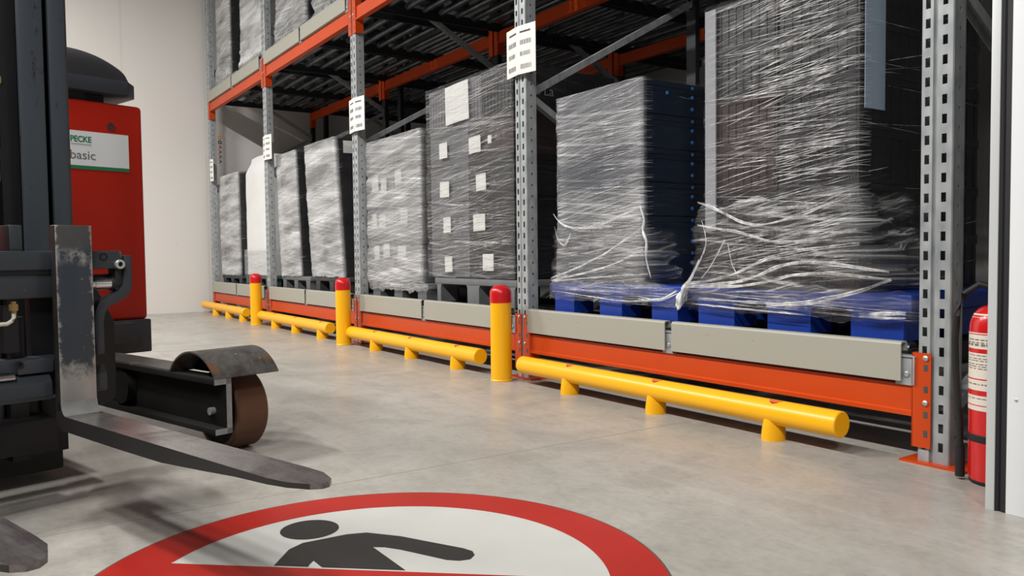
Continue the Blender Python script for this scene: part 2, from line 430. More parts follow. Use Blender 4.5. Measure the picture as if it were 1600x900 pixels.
def post_mesh(ztop, dense=True):
    m = MB()
    zs = .055
    perforated(m, .004, .046, 0, .008, ztop, .0155, .0345, .0744, .036, zs)
    # central groove
    vs = []; prof = [(.046,0),(.05,.012),(.058,.012),(.062,0)]
    for z in (.008, ztop): vs += [(x, y, z) for x, y in prof]
    m.add(vs, [(i, i+1, i+5, i+4) for i in range(3)])
    perforated(m, .062, .121, 0, .008, ztop, .082, .101, .0744, .036, zs)
    # rounded corners, perforated flanks and rear lips
    for sx, x, xe in ((-1, .004, 0), (1, .121, .125)):
        vs = [(x,0,.008),(xe,.004,.008),(x,0,ztop),(xe,.004,ztop)]; m.add(vs, [(0,1,3,2)])
    if dense:
        perforated(m, .004, .084, .125, .008, ztop, .040, .052, .0744, .014, zs+.05, axis='y')
    else:
        m.add([(.125,.004,.008),(.125,.084,.008),(.125,.084,ztop),(.125,.004,ztop)], [(0,1,2,3)])
    m.add([(0,.004,.008),(0,.084,.008),(0,.084,ztop),(0,.004,ztop)], [(0,3,2,1)])
    for xa, xb in ((0,.03),(.095,.125)):
        m.box(min(xa,xb), max(xa,xb), .082, .086, .008, ztop)
    return m

ZT = 5.6
post_me = post_mesh(ZT).mesh('front_post', fix=False); post_me.materials.append(M['galv']); smooth_by_angle(post_me, 40)
b = MB(); b.box(.03, .1, .01, .06, .01, ZT); b.box(.02, .116, .0, .004, .01, ZT); b.box(.108, .116, -.002, .02, .01, ZT); rear_me = b.mesh('rear_post'); rear_me.materials.append(M['lane_rail'])
b = MB(); b.box(-.055, .2, -.035, .13, 0, .009); foot_me = b.mesh('foot_plate'); foot_me.materials.append(M['orange'])
RY = 1.62                                          # rear post of the front frames
def brace_me(za, zb, y0=.075, y1=RY+.02):
    m = MB(); a = Vector((.0625, y0, za)); c = Vector((.0625, y1, zb)); d = (c-a).normalized(); up = Vector((0, -d.z, d.y))
    def C(p, u, w): return p + up*u + Vector((w, 0, 0))
    # C-profile open downwards
    pr = [(-.022,-.02),(-.022,.02),(.022,.02),(.022,-.02)]
    for (u0,w0),(u1,w1) in (((.02,-.024),(.022,.024)),((-.022,-.024),(.02,-.021)),((-.022,.021),(.02,.024))):
        vs = [C(p,u,w) for p in (a,c) for u,w in ((u0,w0),(u1,w0),(u1,w1),(u0,w1))]
        m.add(vs, [(0,1,2,3),(7,6,5,4),(0,4,5,1),(1,5,6,2),(2,6,7,3),(3,7,4,0)])
    me = m.mesh('brace'); me.materials.append(M['galv']); return me
zz = [(.18,1.02),(1.9,1.02),(1.92,2.78),(3.66,2.8),(3.68,4.5)]
brace_list = [brace_me(a, c) for a, c in zz]
where = ['farthest left galvanised rack upright beside the white wall', 'galvanised rack upright behind the left red-capped bollard',
         'galvanised rack upright behind the middle red-capped bollard', 'galvanised rack upright carrying the largest white barcode sheet',
         'nearest galvanised perforated rack upright, right of the tallest wrapped load']
for k, x in enumerate(PX):
    e = empty('upright_frame', (x, 0, 0), where[k], 'rack upright', 'rack upright frames along the aisle')
    obj('front_post', post_me, None, e); obj('rear_post', rear_me, None, e, (0, RY, 0))
    obj('foot_plate', foot_me, None, e)
    for bm_ in brace_list: obj('brace', bm_, None, e)
for k, x in enumerate(PX[:4]):
    e = empty('upright_frame', (x, 1.85, 0), 'dark upright frame standing in the rear row of the rack', 'rack upright', 'rear rack upright frames')
    obj('front_post', rear_me, None, e); obj('rear_post', rear_me, None, e, (0, RY-.1, 0))
    for bm_ in brace_list: obj('brace', bm_, None, e, (0, -.05, 0))

# ------------------------------------------------------------------ rack: beams and rails
XB0, XB1 = UW, BAY                                 # clear span of a bay, relative to its left upright edge
def beam_prof(z0, z1):
    return [(.002,z0+.022),(.002,z1),(.05,z1),(.05,z0),(-.008,z0),(-.008,z0+.017),(-.003,z0+.020)]
def beam_meshes(h):
    m = MB(); m.prism(beam_prof(0, h), 'x', XB0-.012, XB1+.012); bm_ = m
    def conn(left):
        m = MB()
        x0, x1 = (XB0-.042, XB0+.012) if left else (XB1-.02, XB1+.056)
        if left: x0, x1 = XB0-.042, XB0+.036
        m.box(x0, x1, -.009, -.003, -.118, .256)
        if left: m.box(x1-.005, x1, -.009, .07, -.118, .256)
        else: m.box(x0, x0+.005, -.009, .07, -.118, .256)
        return m
    return bm_, conn(True), conn(False)
def bolts(x, zs):
    m = MB()
    for z in zs: m.ringcyl((x, -.009, z), (0,-1,0), [(0,.011),(.005,.011),(.008,.006)], 12)
    return m
def slots(x):
    m = MB()
    for z in (.185, .10, .0, -.075): m.box(x-.008, x+.008, -.0097, -.006, z, z+.026)
    return m
bm0, cL, cR = beam_meshes(.123)
beam_me = bm0.mesh('beam'); beam_me.materials.append(M['orange'])
cl_me = cL.mesh('end_connector'); cl_me.materials.append(M['orange']); cr_me = cR.mesh('end_connector'); cr_me.materials.append(M['orange'])
bl_me = bolts(XB0-.022, (.236, .06)).mesh('bolt'); bl_me.materials.append(M['bolt'])
br_me = bolts(XB1+.036, (.236, .06)).mesh('bolt'); br_me.materials.append(M['bolt'])
sl_me = slots(XB0-.002).mesh('connector_slots'); sl_me.materials.append(M['galv_dark'])
sr_me = slots(XB1+.036).mesh('connector_slots'); sr_me.materials.append(M['galv_dark'])
def beam(x, y, z, label, detail=True, group='orange beams of the rack'):
    e = empty('load_beam', (x, y, z), label, 'rack beam', group)
    obj('beam', beam_me, None, e)
    for c_, bo, sl in ((cl_me, bl_me, sl_me), (cr_me, br_me, sr_me)):
        c = obj('end_connector', c_, None, e)
        if detail:
            obj('bolt', bo, None, c); obj('slot', sl, None, c)
    return e
lowname = ['lower orange beam behind the farthest yellow barrier rail', 'lower orange beam between the left and middle bollards',
           'lower orange beam between the middle and right bollards', 'lower orange beam behind the nearest yellow barrier rail']
upname = ['upper orange beam nearest the white wall', 'upper orange beam above the loads between left and middle bollards',
          'upper orange beam starting at the third upright, cut by the top border', 'upper orange beam above the blue pallets']
for k in range(4):
    beam(PX[k], 0, .18, lowname[k])
    if k < 3: beam(PX[k], 0, 3.068, upname[k])
for k in range(4):
    beam(PX[k], 1.60, 3.068, ['second-row orange beam nearest the white wall, under the roller deck', 'second-row orange beam behind the upright with the middle barcode sheet',
         'second-row orange beam passing behind the largest barcode sheet', 'second-row orange beam above the blue pallets, at the top border'][k], False, 'orange beams inside the rack')
for k in (1, 2, 3):
    beam(PX[k], 3.28, 3.04, ['third-row orange beam, deepest and farthest left', 'third-row orange beam deep in the rack above the navy load', 'third-row orange beam deep behind the tallest load'][k-1], False, 'orange beams inside the rack')

# grey stop rails with a curled top and a galvanised bracket at their right end
def rail_mesh(L):
    pr = [(-.012,0),(-.012,.146),(-.008,.154),(0,.157),(.028,.157),(.034,.152),(.036,.146),(.036,.118),(.031,.118),(.031,.146),(.027,.151),(.002,.151),(-.005,.147),(-.006,.142),(-.006,.006),(.03,.006),(.03,0)]
    m = MB(); m.prism(pr, 'x', 0, L); return m
def bracket_mesh(L):
    m = MB(); m.box(L-.03, L+.052, .004, .01, -.012, .098); m.box(L-.03, L+.052, .004, .05, -.016, -.012); m.box(L-.045, L+.055, -.004, .048, .098, .103); m.box(L+.046, L+.052, -.006, .05, -.012, .103)
    return m
def rbolt(L):
    m = MB(); m.ringcyl((L+.017, .004, .028), (0,-1,0), [(0,.011),(.005,.011),(.007,.007)], 12); return m
def stop_rail(x0, x1, z, label):
    L = x1 - x0
    e = empty('stop_rail', (x0, -.012, z), label, 'pallet stop rail', 'grey stop rails in front of the pallets')
    obj('rail', rail_mesh(L), M['greyrail'], e, smooth=False)
    br = obj('bracket', bracket_mesh(L), M['galv'], e); obj('bolt', rbolt(L), M['bolt'], br)
lowrail = [('grey stop rail lowest and farthest left, beside the white wall', 'grey stop rail behind the left bollard'),
           ('grey stop rail just right of the left bollard', 'grey stop rail just left of the middle bollard'),
           ('grey stop rail just right of the middle bollard', 'grey stop rail under the grey arched pallet, left of the right bollard'),
           ('grey stop rail in front of the left blue pallet', 'nearest grey stop rail, in front of the right blue pallet')]
uprail = [('upper grey stop rail farthest left by the white wall', 'upper grey stop rail ending at the second upright'),
          ('upper grey stop rail starting at the second upright', 'upper grey stop rail ending at the third upright, top border')]
for k in range(4):
    x = PX[k]
    stop_rail(x+.15, x+1.428, .318, lowrail[k][0]); stop_rail(x+1.478, x+2.742, .318, lowrail[k][1])
    if k < 2:
        stop_rail(x+.15, x+1.428, 3.208, uprail[k][0]); stop_rail(x+1.478, x+2.742, 3.208, uprail[k][1])

# roller lanes
LANE_W = 1.27
roll_b = MB(); roll_b.ringcyl((.03,0,0), (1,0,0), [(0,.008),(.03,.008),(.03,.034),(LANE_W-.09,.034),(LANE_W-.09,.008),(LANE_W-.06,.008)], 14)
roll_me = roll_b.mesh('roller'); roll_me.materials.append(M['roller']); smooth_by_angle(roll_me)
def lane_rail_mesh(x, s, D):
    m = MB(); m.box(x, x+.004, 0, D, -.075, .012); m.box(min(x, x+s*.03), max(x+.004, x+.004+s*.03), 0, D, -.075, -.071); return m
def lane(x, y0, D, z, n, label, rails=True):
    e = empty('roller_lane', (x, y0, z), label, 'roller lane', 'roller lanes of the rack')
    obj('side_rail', lane_rail_mesh(.02, -1, D), M['lane_rail'], e); obj('side_rail', lane_rail_mesh(LANE_W-.024, 1, D), M['lane_rail'], e)
    for i in range(n): obj('roller', roll_me, None, e, (0, .09 + i*(D-.12)/n, 0))
names_up = ['upper dark roller lane beside the white wall', 'upper dark roller lane left of the second upright', 'upper dark roller lane right of the second upright', 'upper dark roller lane left of the third upright',
            'upper dark roller lane right of the third upright', 'upper dark roller lane left of the largest barcode sheet', 'upper dark roller lane above the navy load', 'upper dark roller lane above the tallest load']
names_lo = ['lower roller lane under the farthest left load', 'lower roller lane under the smooth white load', 'lower roller lane under the load right of the second upright', 'lower roller lane under the load with the black flank',
            'lower roller lane under the pale tagged load', 'lower roller lane under the grey arched pallet', 'lower roller lane under the left blue pallet', 'lower roller lane under the right blue pallet']
k = 0
for bay in range(4):
    for half in range(2):
        x = PX[bay] + UW + .03 + half*1.33
        lane(x, .05, 4.6, 3.258, 24, names_up[k])
        lane(x, .06, 1.35, .4255, 7, names_lo[k]); k += 1

# barcode sheets on the uprights
def sign(x, z0, z1, w, label, fold=True):
    e = empty('location_sign', (x, -.012, z0), label, 'barcode sign', 'white barcode sheets on the uprights')
    h = z1 - z0
    m = MB(); fy = -.028
    m.prism([(-.02,0-.001),(w/2, fy),(w+.012,.001),(w+.012,.003),(w/2, fy+.003),(-.02,.002)], 'z', 0, h)
    obj('sheet', m, M['paper'], e, smooth=False)
    for s in (0, 1):
        xa = -.02 if s == 0 else w/2
        def Pt(u, zz, off=.0008):
            f = u
            if s == 0: X = -.02 + (w/2+.02)*f; Y = -.001 + (fy+.001)*f
            else: X = w/2 + (w/2+.012)*f; Y = fy + (.001-fy)*f
            return (X, Y-off, zz)
        def patch(mb, u0, u1, za, zb):
            mb.add([Pt(u0,za),Pt(u1,za),Pt(u1,zb),Pt(u0,zb)], [(0,1,2,3)])
        hd = MB(); patch(hd, *((.26, .88) if s == 0 else (.12, .72)), h*.845, h*.882); obj('heading', hd, M['ink_dark'], e, smooth=False)
        rr = random.Random(int(abs(x)*100)+s)
        for (za, zb, ul) in ((.60,.70,(.2,.85)), (.37,.46,(.2,.78)), (.10,.20,(.2,.85))):
            u0, u1 = ul if s == 0 else (ul[0]-.06, ul[1]-.08)
            u = u0; bc = MB()
            while u < u1:
                wd = rr.choice((.012,.02,.03)); patch(bc, u, min(u+wd, u1), h*za, h*zb); u += wd + rr.choice((.012,.02,.028))
            obj('barcode', bc, M['ink'], e, smooth=False)
    return e
sign(PX[3]-.055, 2.03, 2.347, .30, 'largest folded white barcode sheet, above the right bollard')
sign(PX[2]-.005, 2.02, 2.335, .32, 'white barcode sheet on the upright behind the middle bollard')
sign(PX[1]+.03, 2.04, 2.34, .30, 'small white barcode sheet on the upright beside the smooth white load')
sign(PX[0]+.155, 2.0, 2.33, .14, 'narrow white barcode sheet on the farthest upright by the wall')

# small coloured marks on the wall behind the farthest upright
wm = empty('marking_strip', (-11.339, .205, 2.32), 'vertical row of small coloured marks on the wall behind the farthest upright', 'wall marking')
for k, (c_, nm) in enumerate((('lab_green', 'green_mark'), ('pal_brown', 'brown_mark'), ('red_mark', 'red_mark'), ('red_mark', 'red_mark'), ('ink_dark', 'dark_mark'), ('yellow', 'yellow_mark'))):
    m = MB()
    if k in (4, 5): m.ringcyl((0, 0, .03+k*.075), (1,0,0), [(0,.016),(.002,.016),(.002,.030),(0,.030)], 20, False)
    else: m.prism([(-.028,.005+k*.075),(-.012,.005+k*.075),(.030,.032+k*.075),(-.012,.058+k*.075),(-.028,.058+k*.075),(.006,.032+k*.075)], 'x', 0, .002)
    obj(nm, m, M[c_], wm, smooth=False)

# ------------------------------------------------------------------ guards
def bollard(x, y, label):
    e = empty('safety_bollard', (x, y, 0), label, 'bollard', 'red-capped yellow bollards')
    m = MB(); m.ringcyl((0,0,0), (0,0,1), [(0,.073),(.006,.075),(.012,.0705),(.528,.0705)], 48); obj('post', m, M['yellow'], e)
    pr = [(.522,.0735),(.578,.0735)] + [(.578+.062*math.sin(a), .0735*math.cos(a)**.8) for a in [PI/2*i/10 for i in range(1, 10)]] + [(.64, .004)]
    m = MB(); m.ringcyl((0,0,0), (0,0,1), pr, 48); obj('cap', m, M['red_cap'], e)
bollard(-2.74, -.175, 'right and nearest yellow bollard with red cap')
bollard(-5.475, -.175, 'middle yellow bollard with red cap')
bollard(-8.325, -.165, 'left and farthest yellow bollard with red cap')
def barrier(x0, x1, feet, label):
    e = empty('barrier_rail', (x0, -.13, 0), label, 'barrier rail', 'low yellow barrier rails')
    L = x1 - x0; r = .056; z = .122
    m = MB(); m.ringcyl((0,0,z), (1,0,0), [(0,r-.004),(.004,r),(L-.004,r),(L,r-.004)], 40); obj('rail', m, M['yellow'], e)
    for fx in feet:
        m = MB(); vs = []; n = 32; fs = []
        for lvl in range(9):
            for k in range(n):
                a = 2*PI*k/n; px, py = .047*math.cos(a), .058*math.sin(a)
                top = z - math.sqrt(max(0, (r-.002)**2 - min(abs(py), r-.003)**2)) if True else 0
                t_ = lvl/8; zt = top*(1) + .006
                sc = 1.04 - .26*t_**2.2
                vs.append((fx-x0+px*sc, py*sc, t_*zt))
        for j in range(8):
            for k in range(n): fs.append((j*n+k, j*n+(k+1)%n, (j+1)*n+(k+1)%n, (j+1)*n+k))
        fs.append(tuple(range(n-1,-1,-1)))
        m.add(vs, fs); obj('foot', m, M['yellow'], e)
        # red arrowhead sticker on the tube above the foot
        m = MB(); vs = []; q = r + .0008
        for (dx, an) in ((-.035,.25),(.035,.25),(.02,.62),(0,.80),(-.02,.62)):
            a = PI/2 + an - .1; vs.append((fx-x0+dx+.02, q*math.cos(a), z+q*math.sin(a)))
        m.add(vs, [(0,1,2,3,4)]); obj('marker', m, M['red_mark'], e, smooth=False)
barrier(-2.555, -.245, (-2.06, -1.33, -.585), 'nearest low yellow barrier rail, in front of the blue pallets')
barrier(-5.40, -3.075, (-4.84, -4.15, -3.40), 'low yellow barrier rail between the middle and right bollards')
barrier(-8.235, -5.93, (-7.66, -6.94, -6.16), 'low yellow barrier rail between the left and middle bollards')
barrier(-11.15, -8.87, (-10.42, -9.72, -9.02), 'farthest low yellow barrier rail beside the white wall')

# ------------------------------------------------------------------ pallets
def foot_mesh(w, d, h, fl=.035):
    m = MB(); pts = [(-w/2,0),(w/2,0),(w/2,h-fl)]
    for i in range(1, 6): a = PI/2*i/5; pts.append((w/2+fl*(1-math.cos(a)), h-fl+fl*math.sin(a)))
    pts.append((-w/2-fl, h))
    for i in range(4, -1, -1): a = PI/2*i/5; pts.append((-w/2-fl*(1-math.cos(a)), h-fl+fl*math.sin(a)))
    m.prism(pts, 'y', -d/2, d/2); return m
def pallet(x0, x1, y0, y1, z0, z1, mat, label, deck=.075, fw=.23, name='plastic_pallet', group='pallets in the rack', mw=None):
    e = empty(name, (x0, y0, z0), label, 'pallet', group)
    W, D, H = x1-x0, y1-y0, z1-z0
    m = MB(); m.box(0, W, 0, D, H-deck, H)
    obj('deck', m, mat, e, bevel=.008)
    fm = foot_mesh(fw, .16, H-deck+.004); me = fm.mesh('foot'); me.materials.append(mat)
    mm = me
    if mw: mm = foot_mesh(mw, .16, H-deck+.004).mesh('foot'); mm.materials.append(mat)
    for i in range(3):
        for j in range(3):
            obj('foot', mm if i == 1 else me, None, e, (fw/2+.036 + i*(W-fw-.072)/2, .085 + j*(D-.17)/2, 0))
    return e
ZR = .46                                           # top of the lower rollers
ZU = 3.292                                         # top of the upper rollers
pallet(-2.545, -1.365, .10, 1.10, ZR, .655, M['blue'], 'left blue plastic pallet, under the navy load', .07, .20)
pallet(-1.285, -.085, .10, 1.20, ZR, .655, M['blue'], 'right blue plastic pallet, under the tallest load', .07, .24)
pallet(-4.16, -2.95, .10, 1.10, ZR, .655, M['pal_grey'], 'grey plastic pallet with arched openings left of the right bollard', .05, .06, mw=.17)
pallet(-5.44, -4.28, .10, 1.10, ZR, .60, M['pal_grey'], 'grey pallet mostly behind film, under the pale tagged load', .05, .16)
pallet(-7.03, -6.02, .12, 1.12, ZR, .62, M['pal_dark'], 'dark pallet under the load with the black flank', .05, .12)
pallet(-8.18, -7.16, .12, 1.12, ZR, .61, M['pal_grey'], 'grey pallet under the load right of the second upright', .05, .12)
pallet(-9.80, -8.68, .12, 1.12, ZR, .60, M['pal_green'], 'dull green pallet under the smooth white load', .05, .14)
pallet(-11.03, -9.95, .12, 1.12, ZR, .58, M['pal_dark'], 'dark pallet under the farthest left load', .05, .14)
pallet(-11.0, -9.98, .12, 1.12, ZU, 3.50, M['pal_grey'], 'upper grey pallet farthest left, by the white wall', .05, .14)
pallet(-9.72, -8.60, .12, 1.12, ZU, 3.50, M['pal_grey'], 'upper grey pallet left of the second upright', .05, .14)
pallet(-8.18, -7.06, .12, 1.12, ZU, 3.48, M['pal_dark'], 'upper dark pallet right of the second upright', .05, .14)
pallet(-6.86, -5.74, .12, 1.12, ZU, 3.48, M['pal_dark'], 'upper dark pallet left of the third upright, top border', .05, .14)

for xa, lb_ in ((-5.40, 'unseen pallet under the light-blocking load right of the third upright'), (-4.10, 'unseen pallet under the light-blocking load above the dark tagged load'), (-2.58, 'unseen pallet under the light-blocking load above the navy load'), (-1.30, 'unseen pallet under the light-blocking load above the tallest load')):  # out-of-view pallets, added to carry the light-blocking upper loads
    pallet(xa, xa+1.12, .12, 1.12, ZU, 3.48, M['pal_dark'], lb_, .05, .14)

# ------------------------------------------------------------------ wrapped loads
def smoothstep(a, b_, x):
    t = max(0, min(1, (x-a)/(b_-a))); return t*t*(3-2*t)

def outline(u, x0, x1, y0, y1, r):
    """point and outward normal on a rounded rectangle; u=0 at the front-left corner, running along the front"""
    W, D = x1-x0, y1-y0
    segs = [(W-2*r, 'f'), (PI*r/2, 'c1'), (D-2*r, 's'), (PI*r/2, 'c2'), (W-2*r, 'b'), (PI*r/2, 'c3'), (D-2*r, 'l'), (PI*r/2, 'c4')]
    P = sum(a for a, _ in segs); u = u % P
    for L, k in segs:
        if u <= L: break
        u -= L
    if k == 'f': return (x0+r+u, y0), (0,-1)
    if k == 's': return (x1, y0+r+u), (1,0)
    if k == 'b': return (x1-r-u, y1), (0,1)
    if k == 'l': return (x0, y1-r-u), (-1,0)
    a = u/r
    cx, cy, a0 = {'c1':(x1-r,y0+r,-PI/2),'c2':(x1-r,y1-r,0),'c3':(x0+r,y1-r,PI/2),'c4':(x0+r,y0+r,PI)}[k]
    c, s = math.cos(a0+a), math.sin(a0+a)
    return (cx+r*c, cy+r*s), (c, s)

def film(parent, x0, x1, y0, y1, z0, z1, mat, seed=0, amp=.006, cinch=(), skirt=None, flare=0.0, nu=150, nv=90, side=.4, creases=60, top=True, lean=0.0, bulge=.0, rag=.012, cr_r=.0018, puff=None, slope=.12, blobs=(), skirt_d=.45):
    """stretch film around a load. skirt=(X0,X1,Y0,Y1,Z) is the pallet outline the film is pulled down to."""
    r = .025; P = 2*(x1-x0+y1-y0) - 8*r + 2*PI*r
    zb = skirt[4] if skirt else z0
    vs = []; den = []; uvs = []
    def surf(u, z, extra=0.0, ragn=0):
        (px, py), (nx, ny) = outline(u, x0, x1, y0, y1, r)
        n1 = noise.noise(Vector((u*1.4+seed, z*26 - u*3, seed*1.7))); n2 = noise.noise(Vector((u*3+seed, z*9 + u*2, 4+seed))); n3 = noise.noise(Vector((u*7, z*60-u*6, 9+seed)))
        d = .008 + amp*(n1*.9 + n2*.7 + n3*.35)
        for c in cinch: d -= amp*2.2*math.exp(-((z-c-.015*n2)/.018)**2)
        if bulge: d += bulge*max(0, math.sin(PI*(z-z0)/(z1-z0)))
        if skirt and z < z0 + .02:
            t_ = smoothstep(z0+.02, z0-.03, z)
            (qx, qy), _ = outline(u/P*(2*(skirt[1]-skirt[0]+skirt[3]-skirt[2]) - 8*r + 2*PI*r), *skirt[:4], r)
            px += (qx-px)*t_; py += (qy-py)*t_
        if flare:
            t_ = smoothstep(z0+.42, z0+.02, z)
            wob = .5 + .9*n2 + .5*noise.noise(Vector((u*8, z*14, 3+seed)))
            d += flare*t_*max(0, wob)*(1 if not skirt else smoothstep(zb, z0+.05, z)*.8+.2)
        if puff:
            (ux, pz, ru, rz, ph) = puff
            g = math.exp(-((u-ux)/ru)**2 - ((z-pz)/rz)**2); d += ph*g*(.8+.9*n2)
        lx = lean*(z-z0)
        return Vector((px + nx*(d+extra) + lx, py + ny*(d+extra), z))
    for j in range(nv+1):
        t_ = j/nv
        for i in range(nu):
            u = P*i/nu
            bot = zb + rag*(noise.noise(Vector((u*9, seed, 1))) + .6*noise.noise(Vector((u*30, seed, 5))))
            z = bot + (z1 - bot)*t_
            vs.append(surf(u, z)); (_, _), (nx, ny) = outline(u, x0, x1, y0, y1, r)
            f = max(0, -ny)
            q = side + (1-side)*f  # front keeps full film opacity, other faces are scaled down by side
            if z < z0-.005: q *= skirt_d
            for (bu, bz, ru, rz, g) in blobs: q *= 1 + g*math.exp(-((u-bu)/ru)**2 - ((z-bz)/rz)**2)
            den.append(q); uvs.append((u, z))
    fs = [(j*nu+i, j*nu+(i+1)%nu, (j+1)*nu+(i+1)%nu, (j+1)*nu+i) for j in range(nv) for i in range(nu)]
    if top:   # film folded over the top edge
        base = len(vs)
        for i in range(nu):
            p = vs[nv*nu+i]; c = Vector(((x0+x1)/2 + lean*(z1-z0), (y0+y1)/2, z1+.006)); q = p + (c-p)*.22; q.z = z1 + .012 + .01*noise.noise(Vector((i*.3, seed, 2)))
            vs.append(q); den.append(.8); uvs.append((P*i/nu, z1+.1))
        fs += [(nv*nu+i, nv*nu+(i+1)%nu, base+(i+1)%nu, base+i) for i in range(nu)]
        c = len(vs); vs.append(Vector(((x0+x1)/2 + lean*(z1-z0), (y0+y1)/2, z1+.012))); den.append(.8); uvs.append((0, z1+.5))
        fs += [(base+i, base+(i+1)%nu, c) for i in range(nu)]
    me = bpy.data.meshes.new('stretch_film'); me.from_pydata([tuple(v) for v in vs], [], fs)
    me.polygons.foreach_set('use_smooth', [True]*len(me.polygons))
    at = me.attributes.new('film_opacity', 'FLOAT', 'POINT'); at.data.foreach_set('value', den)
    uvl = me.uv_layers.new(name='UVMap')
    for lo in me.loops: uvl.data[lo.index].uv = uvs[lo.vertex_index]
    # close the seam in u
    for p in me.polygons:
        us = [uvl.data[k].uv[0] for k in p.loop_indices]
        if max(us)-min(us) > P/2:
            for k in p.loop_indices:
                if uvl.data[k].uv[0] < P/2: uvl.data[k].uv[0] += P
    me.update()
    fo = obj('stretch_film', me, mat, parent)
    if creases:
        rr = random.Random(seed*31+5); m = MB(); W = x1-x0; D = y1-y0
        for k in range(creases):
            onside = rr.random() < (.16*side*2 if skirt or side > .1 else .22)
            L = rr.uniform(.4, 1.1)*(W if not onside else D*.8)*(1 if rr.random() < .8 else .35)
            lo, hi = (0, W) if not onside else (W, W+D*.9)
            ua = rr.uniform(lo-.02, max(lo, hi-L*.5)); ub = min(ua+L, hi+.03)
            za = rr.uniform(z0+.02, z1-.03)
            sl = rr.gauss(slope, .06) if rr.random() < .68 else rr.gauss(-.02, .03); zc = za + sl*(ub-ua)
            zc = min(max(zc, z0), z1-.005)
            n = 9; pts = []
            sag = rr.uniform(-.008, .004)
            for i in range(n):
                t_ = i/(n-1); pts.append(surf(ua+(ub-ua)*t_, za+(zc-za)*t_ + sag*math.sin(PI*t_) + .0025*noise.noise(Vector((t_*4, k, seed))), .0035))
            r0 = cr_r*rr.uniform(.35, 1.25)
            m.tube(pts, r0, 5, [r0*(.3+.7*math.sin(PI*min(1, .08+t/(n-1)*.92))) for t in range(n)])
        if skirt:
            pts0 = (skirt[1]-skirt[0])
            for k in range(26):
                ua = rr.uniform(-.03, pts0*.6); ub = ua + rr.uniform(.15, .8)*pts0; za = rr.uniform(zb+.012, z0-.012); sl = rr.gauss(-.005, .03)
                fu = P/(2*(skirt[1]-skirt[0]+skirt[3]-skirt[2]) - 8*r + 2*PI*r)
                pts = [surf((ua+(min(ub, pts0+.1)-ua)*i/8)*fu, min(max(za+sl*i/8*(ub-ua), zb), z0-.008), .004) for i in range(9)]
                r0 = cr_r*rr.uniform(.35, 1.1); m.tube(pts, r0, 5, [r0*(.3+.7*math.sin(PI*min(1, .08+i/8*.92))) for i in range(9)])
        me2 = m.mesh('film_creases', fix=False); me2.polygons.foreach_set('use_smooth', [True]*len(me2.polygons))
        obj('film_creases', me2, M['crease_glint'], fo)
    return fo

def collar(parent, x0, x1, y0, y1, za, zb, u0, u1, seed, amp, out, mat, nu=220, nv=90, blobs=()):
    """loose crumpled gathers of film round the foot of a load, fading out at the ends"""
    r = .025; vs = []; den = []; uvs = []
    for j in range(nv+1):
        for i in range(nu+1):
            u = u0 + (u1-u0)*i/nu; v = j/nv
            hi = zb + .05*noise.noise(Vector((u*3.5, seed, 1))) + .02*noise.noise(Vector((u*11, seed, 2)))
            lo = za + .03*noise.noise(Vector((u*5, seed, 7)))
            z = lo + (hi-lo)*v
            (px, py), (nx, ny) = outline(u, x0, x1, y0, y1, r)
            fold = 0; a = 1.0
            for o_, (fu, fz, sh) in enumerate(((2.2, 9, 1.6), (4.5, 19, -2.4), (9, 36, 3.5))):
                fold += a*(1-abs(noise.noise(Vector((u*fu + seed, z*fz + u*sh, seed + o_*7))))*2.4); a *= .5
            edge = smoothstep(0, .12, v)*smoothstep(1, .88, v)
            d = .014 + amp*max(-.2, fold)*(.25+.75*edge) + out*(1-v)**1.3
            for (bu, bz, ru, rz, g) in blobs: d += g*math.exp(-((u-bu)/ru)**2 - ((z-bz)/rz)**2)*(.6+.8*max(0, fold))
            vs.append((px+nx*d, py+ny*d, z + .012*noise.noise(Vector((u*8, z*10, seed+3)))))
            den.append((.10+.9*smoothstep(.35, 1.15, fold))*smoothstep(0, .08, (u-u0)/(u1-u0))*smoothstep(1, .9, (u-u0)/(u1-u0))); uvs.append((u, z))
    m_ = nu+1
    fs = [(j*m_+i, j*m_+i+1, (j+1)*m_+i+1, (j+1)*m_+i) for j in range(nv) for i in range(nu)]
    me = bpy.data.meshes.new('crumpled_film'); me.from_pydata(vs, [], fs); me.polygons.foreach_set('use_smooth', [True]*len(me.polygons))
    at = me.attributes.new('film_opacity', 'FLOAT', 'POINT'); at.data.foreach_set('value', den)
    uvl = me.uv_layers.new(name='UVMap')
    for lo_ in me.loops: uvl.data[lo_.index].uv = uvs[lo_.vertex_index]
    me.update()
    return obj('crumpled_film', me, mat, parent)

def ropes(parent, paths, seed=1):
    """thick gathered folds of film: paths of (x, y, z) with a half-width each"""
    m = MB(); q = random.Random(seed)
    for pts, r0 in paths:
        P_ = [Vector(p) for p in pts]; out = []
        for i in range(len(P_)-1):
            a = P_[max(i-1, 0)]; b_ = P_[i]; c = P_[i+1]; d = P_[min(i+2, len(P_)-1)]
            for k in range(8):
                t_ = k/8; out.append(.5*((2*b_) + (c-a)*t_ + (2*a-5*b_+4*c-d)*t_*t_ + (3*b_-a-3*c+d)*t_**3))
        out.append(P_[-1]); n = len(out)
        for strand in range(3):
            off = Vector((0, -.002*strand, (strand-1)*r0*1.5))
            pp = [p + off*(.6+.8*noise.noise(p*6+Vector((strand, seed, 0)))) + Vector((0, -.002, .004*noise.noise(p*14+Vector((seed, strand, 3))))) for p in out]
            m.tube(pp, r0, 6, [r0*(.25+.75*math.sin(PI*min(1, .06+i/n*.94)))*(.6+.5*abs(noise.noise(p*11))) for i, p in enumerate(pp)])
    me = m.mesh('film_folds', fix=False); me.polygons.foreach_set('use_smooth', [True]*len(me.polygons))
    return obj('film_folds', me, M['crease_glint'], parent)

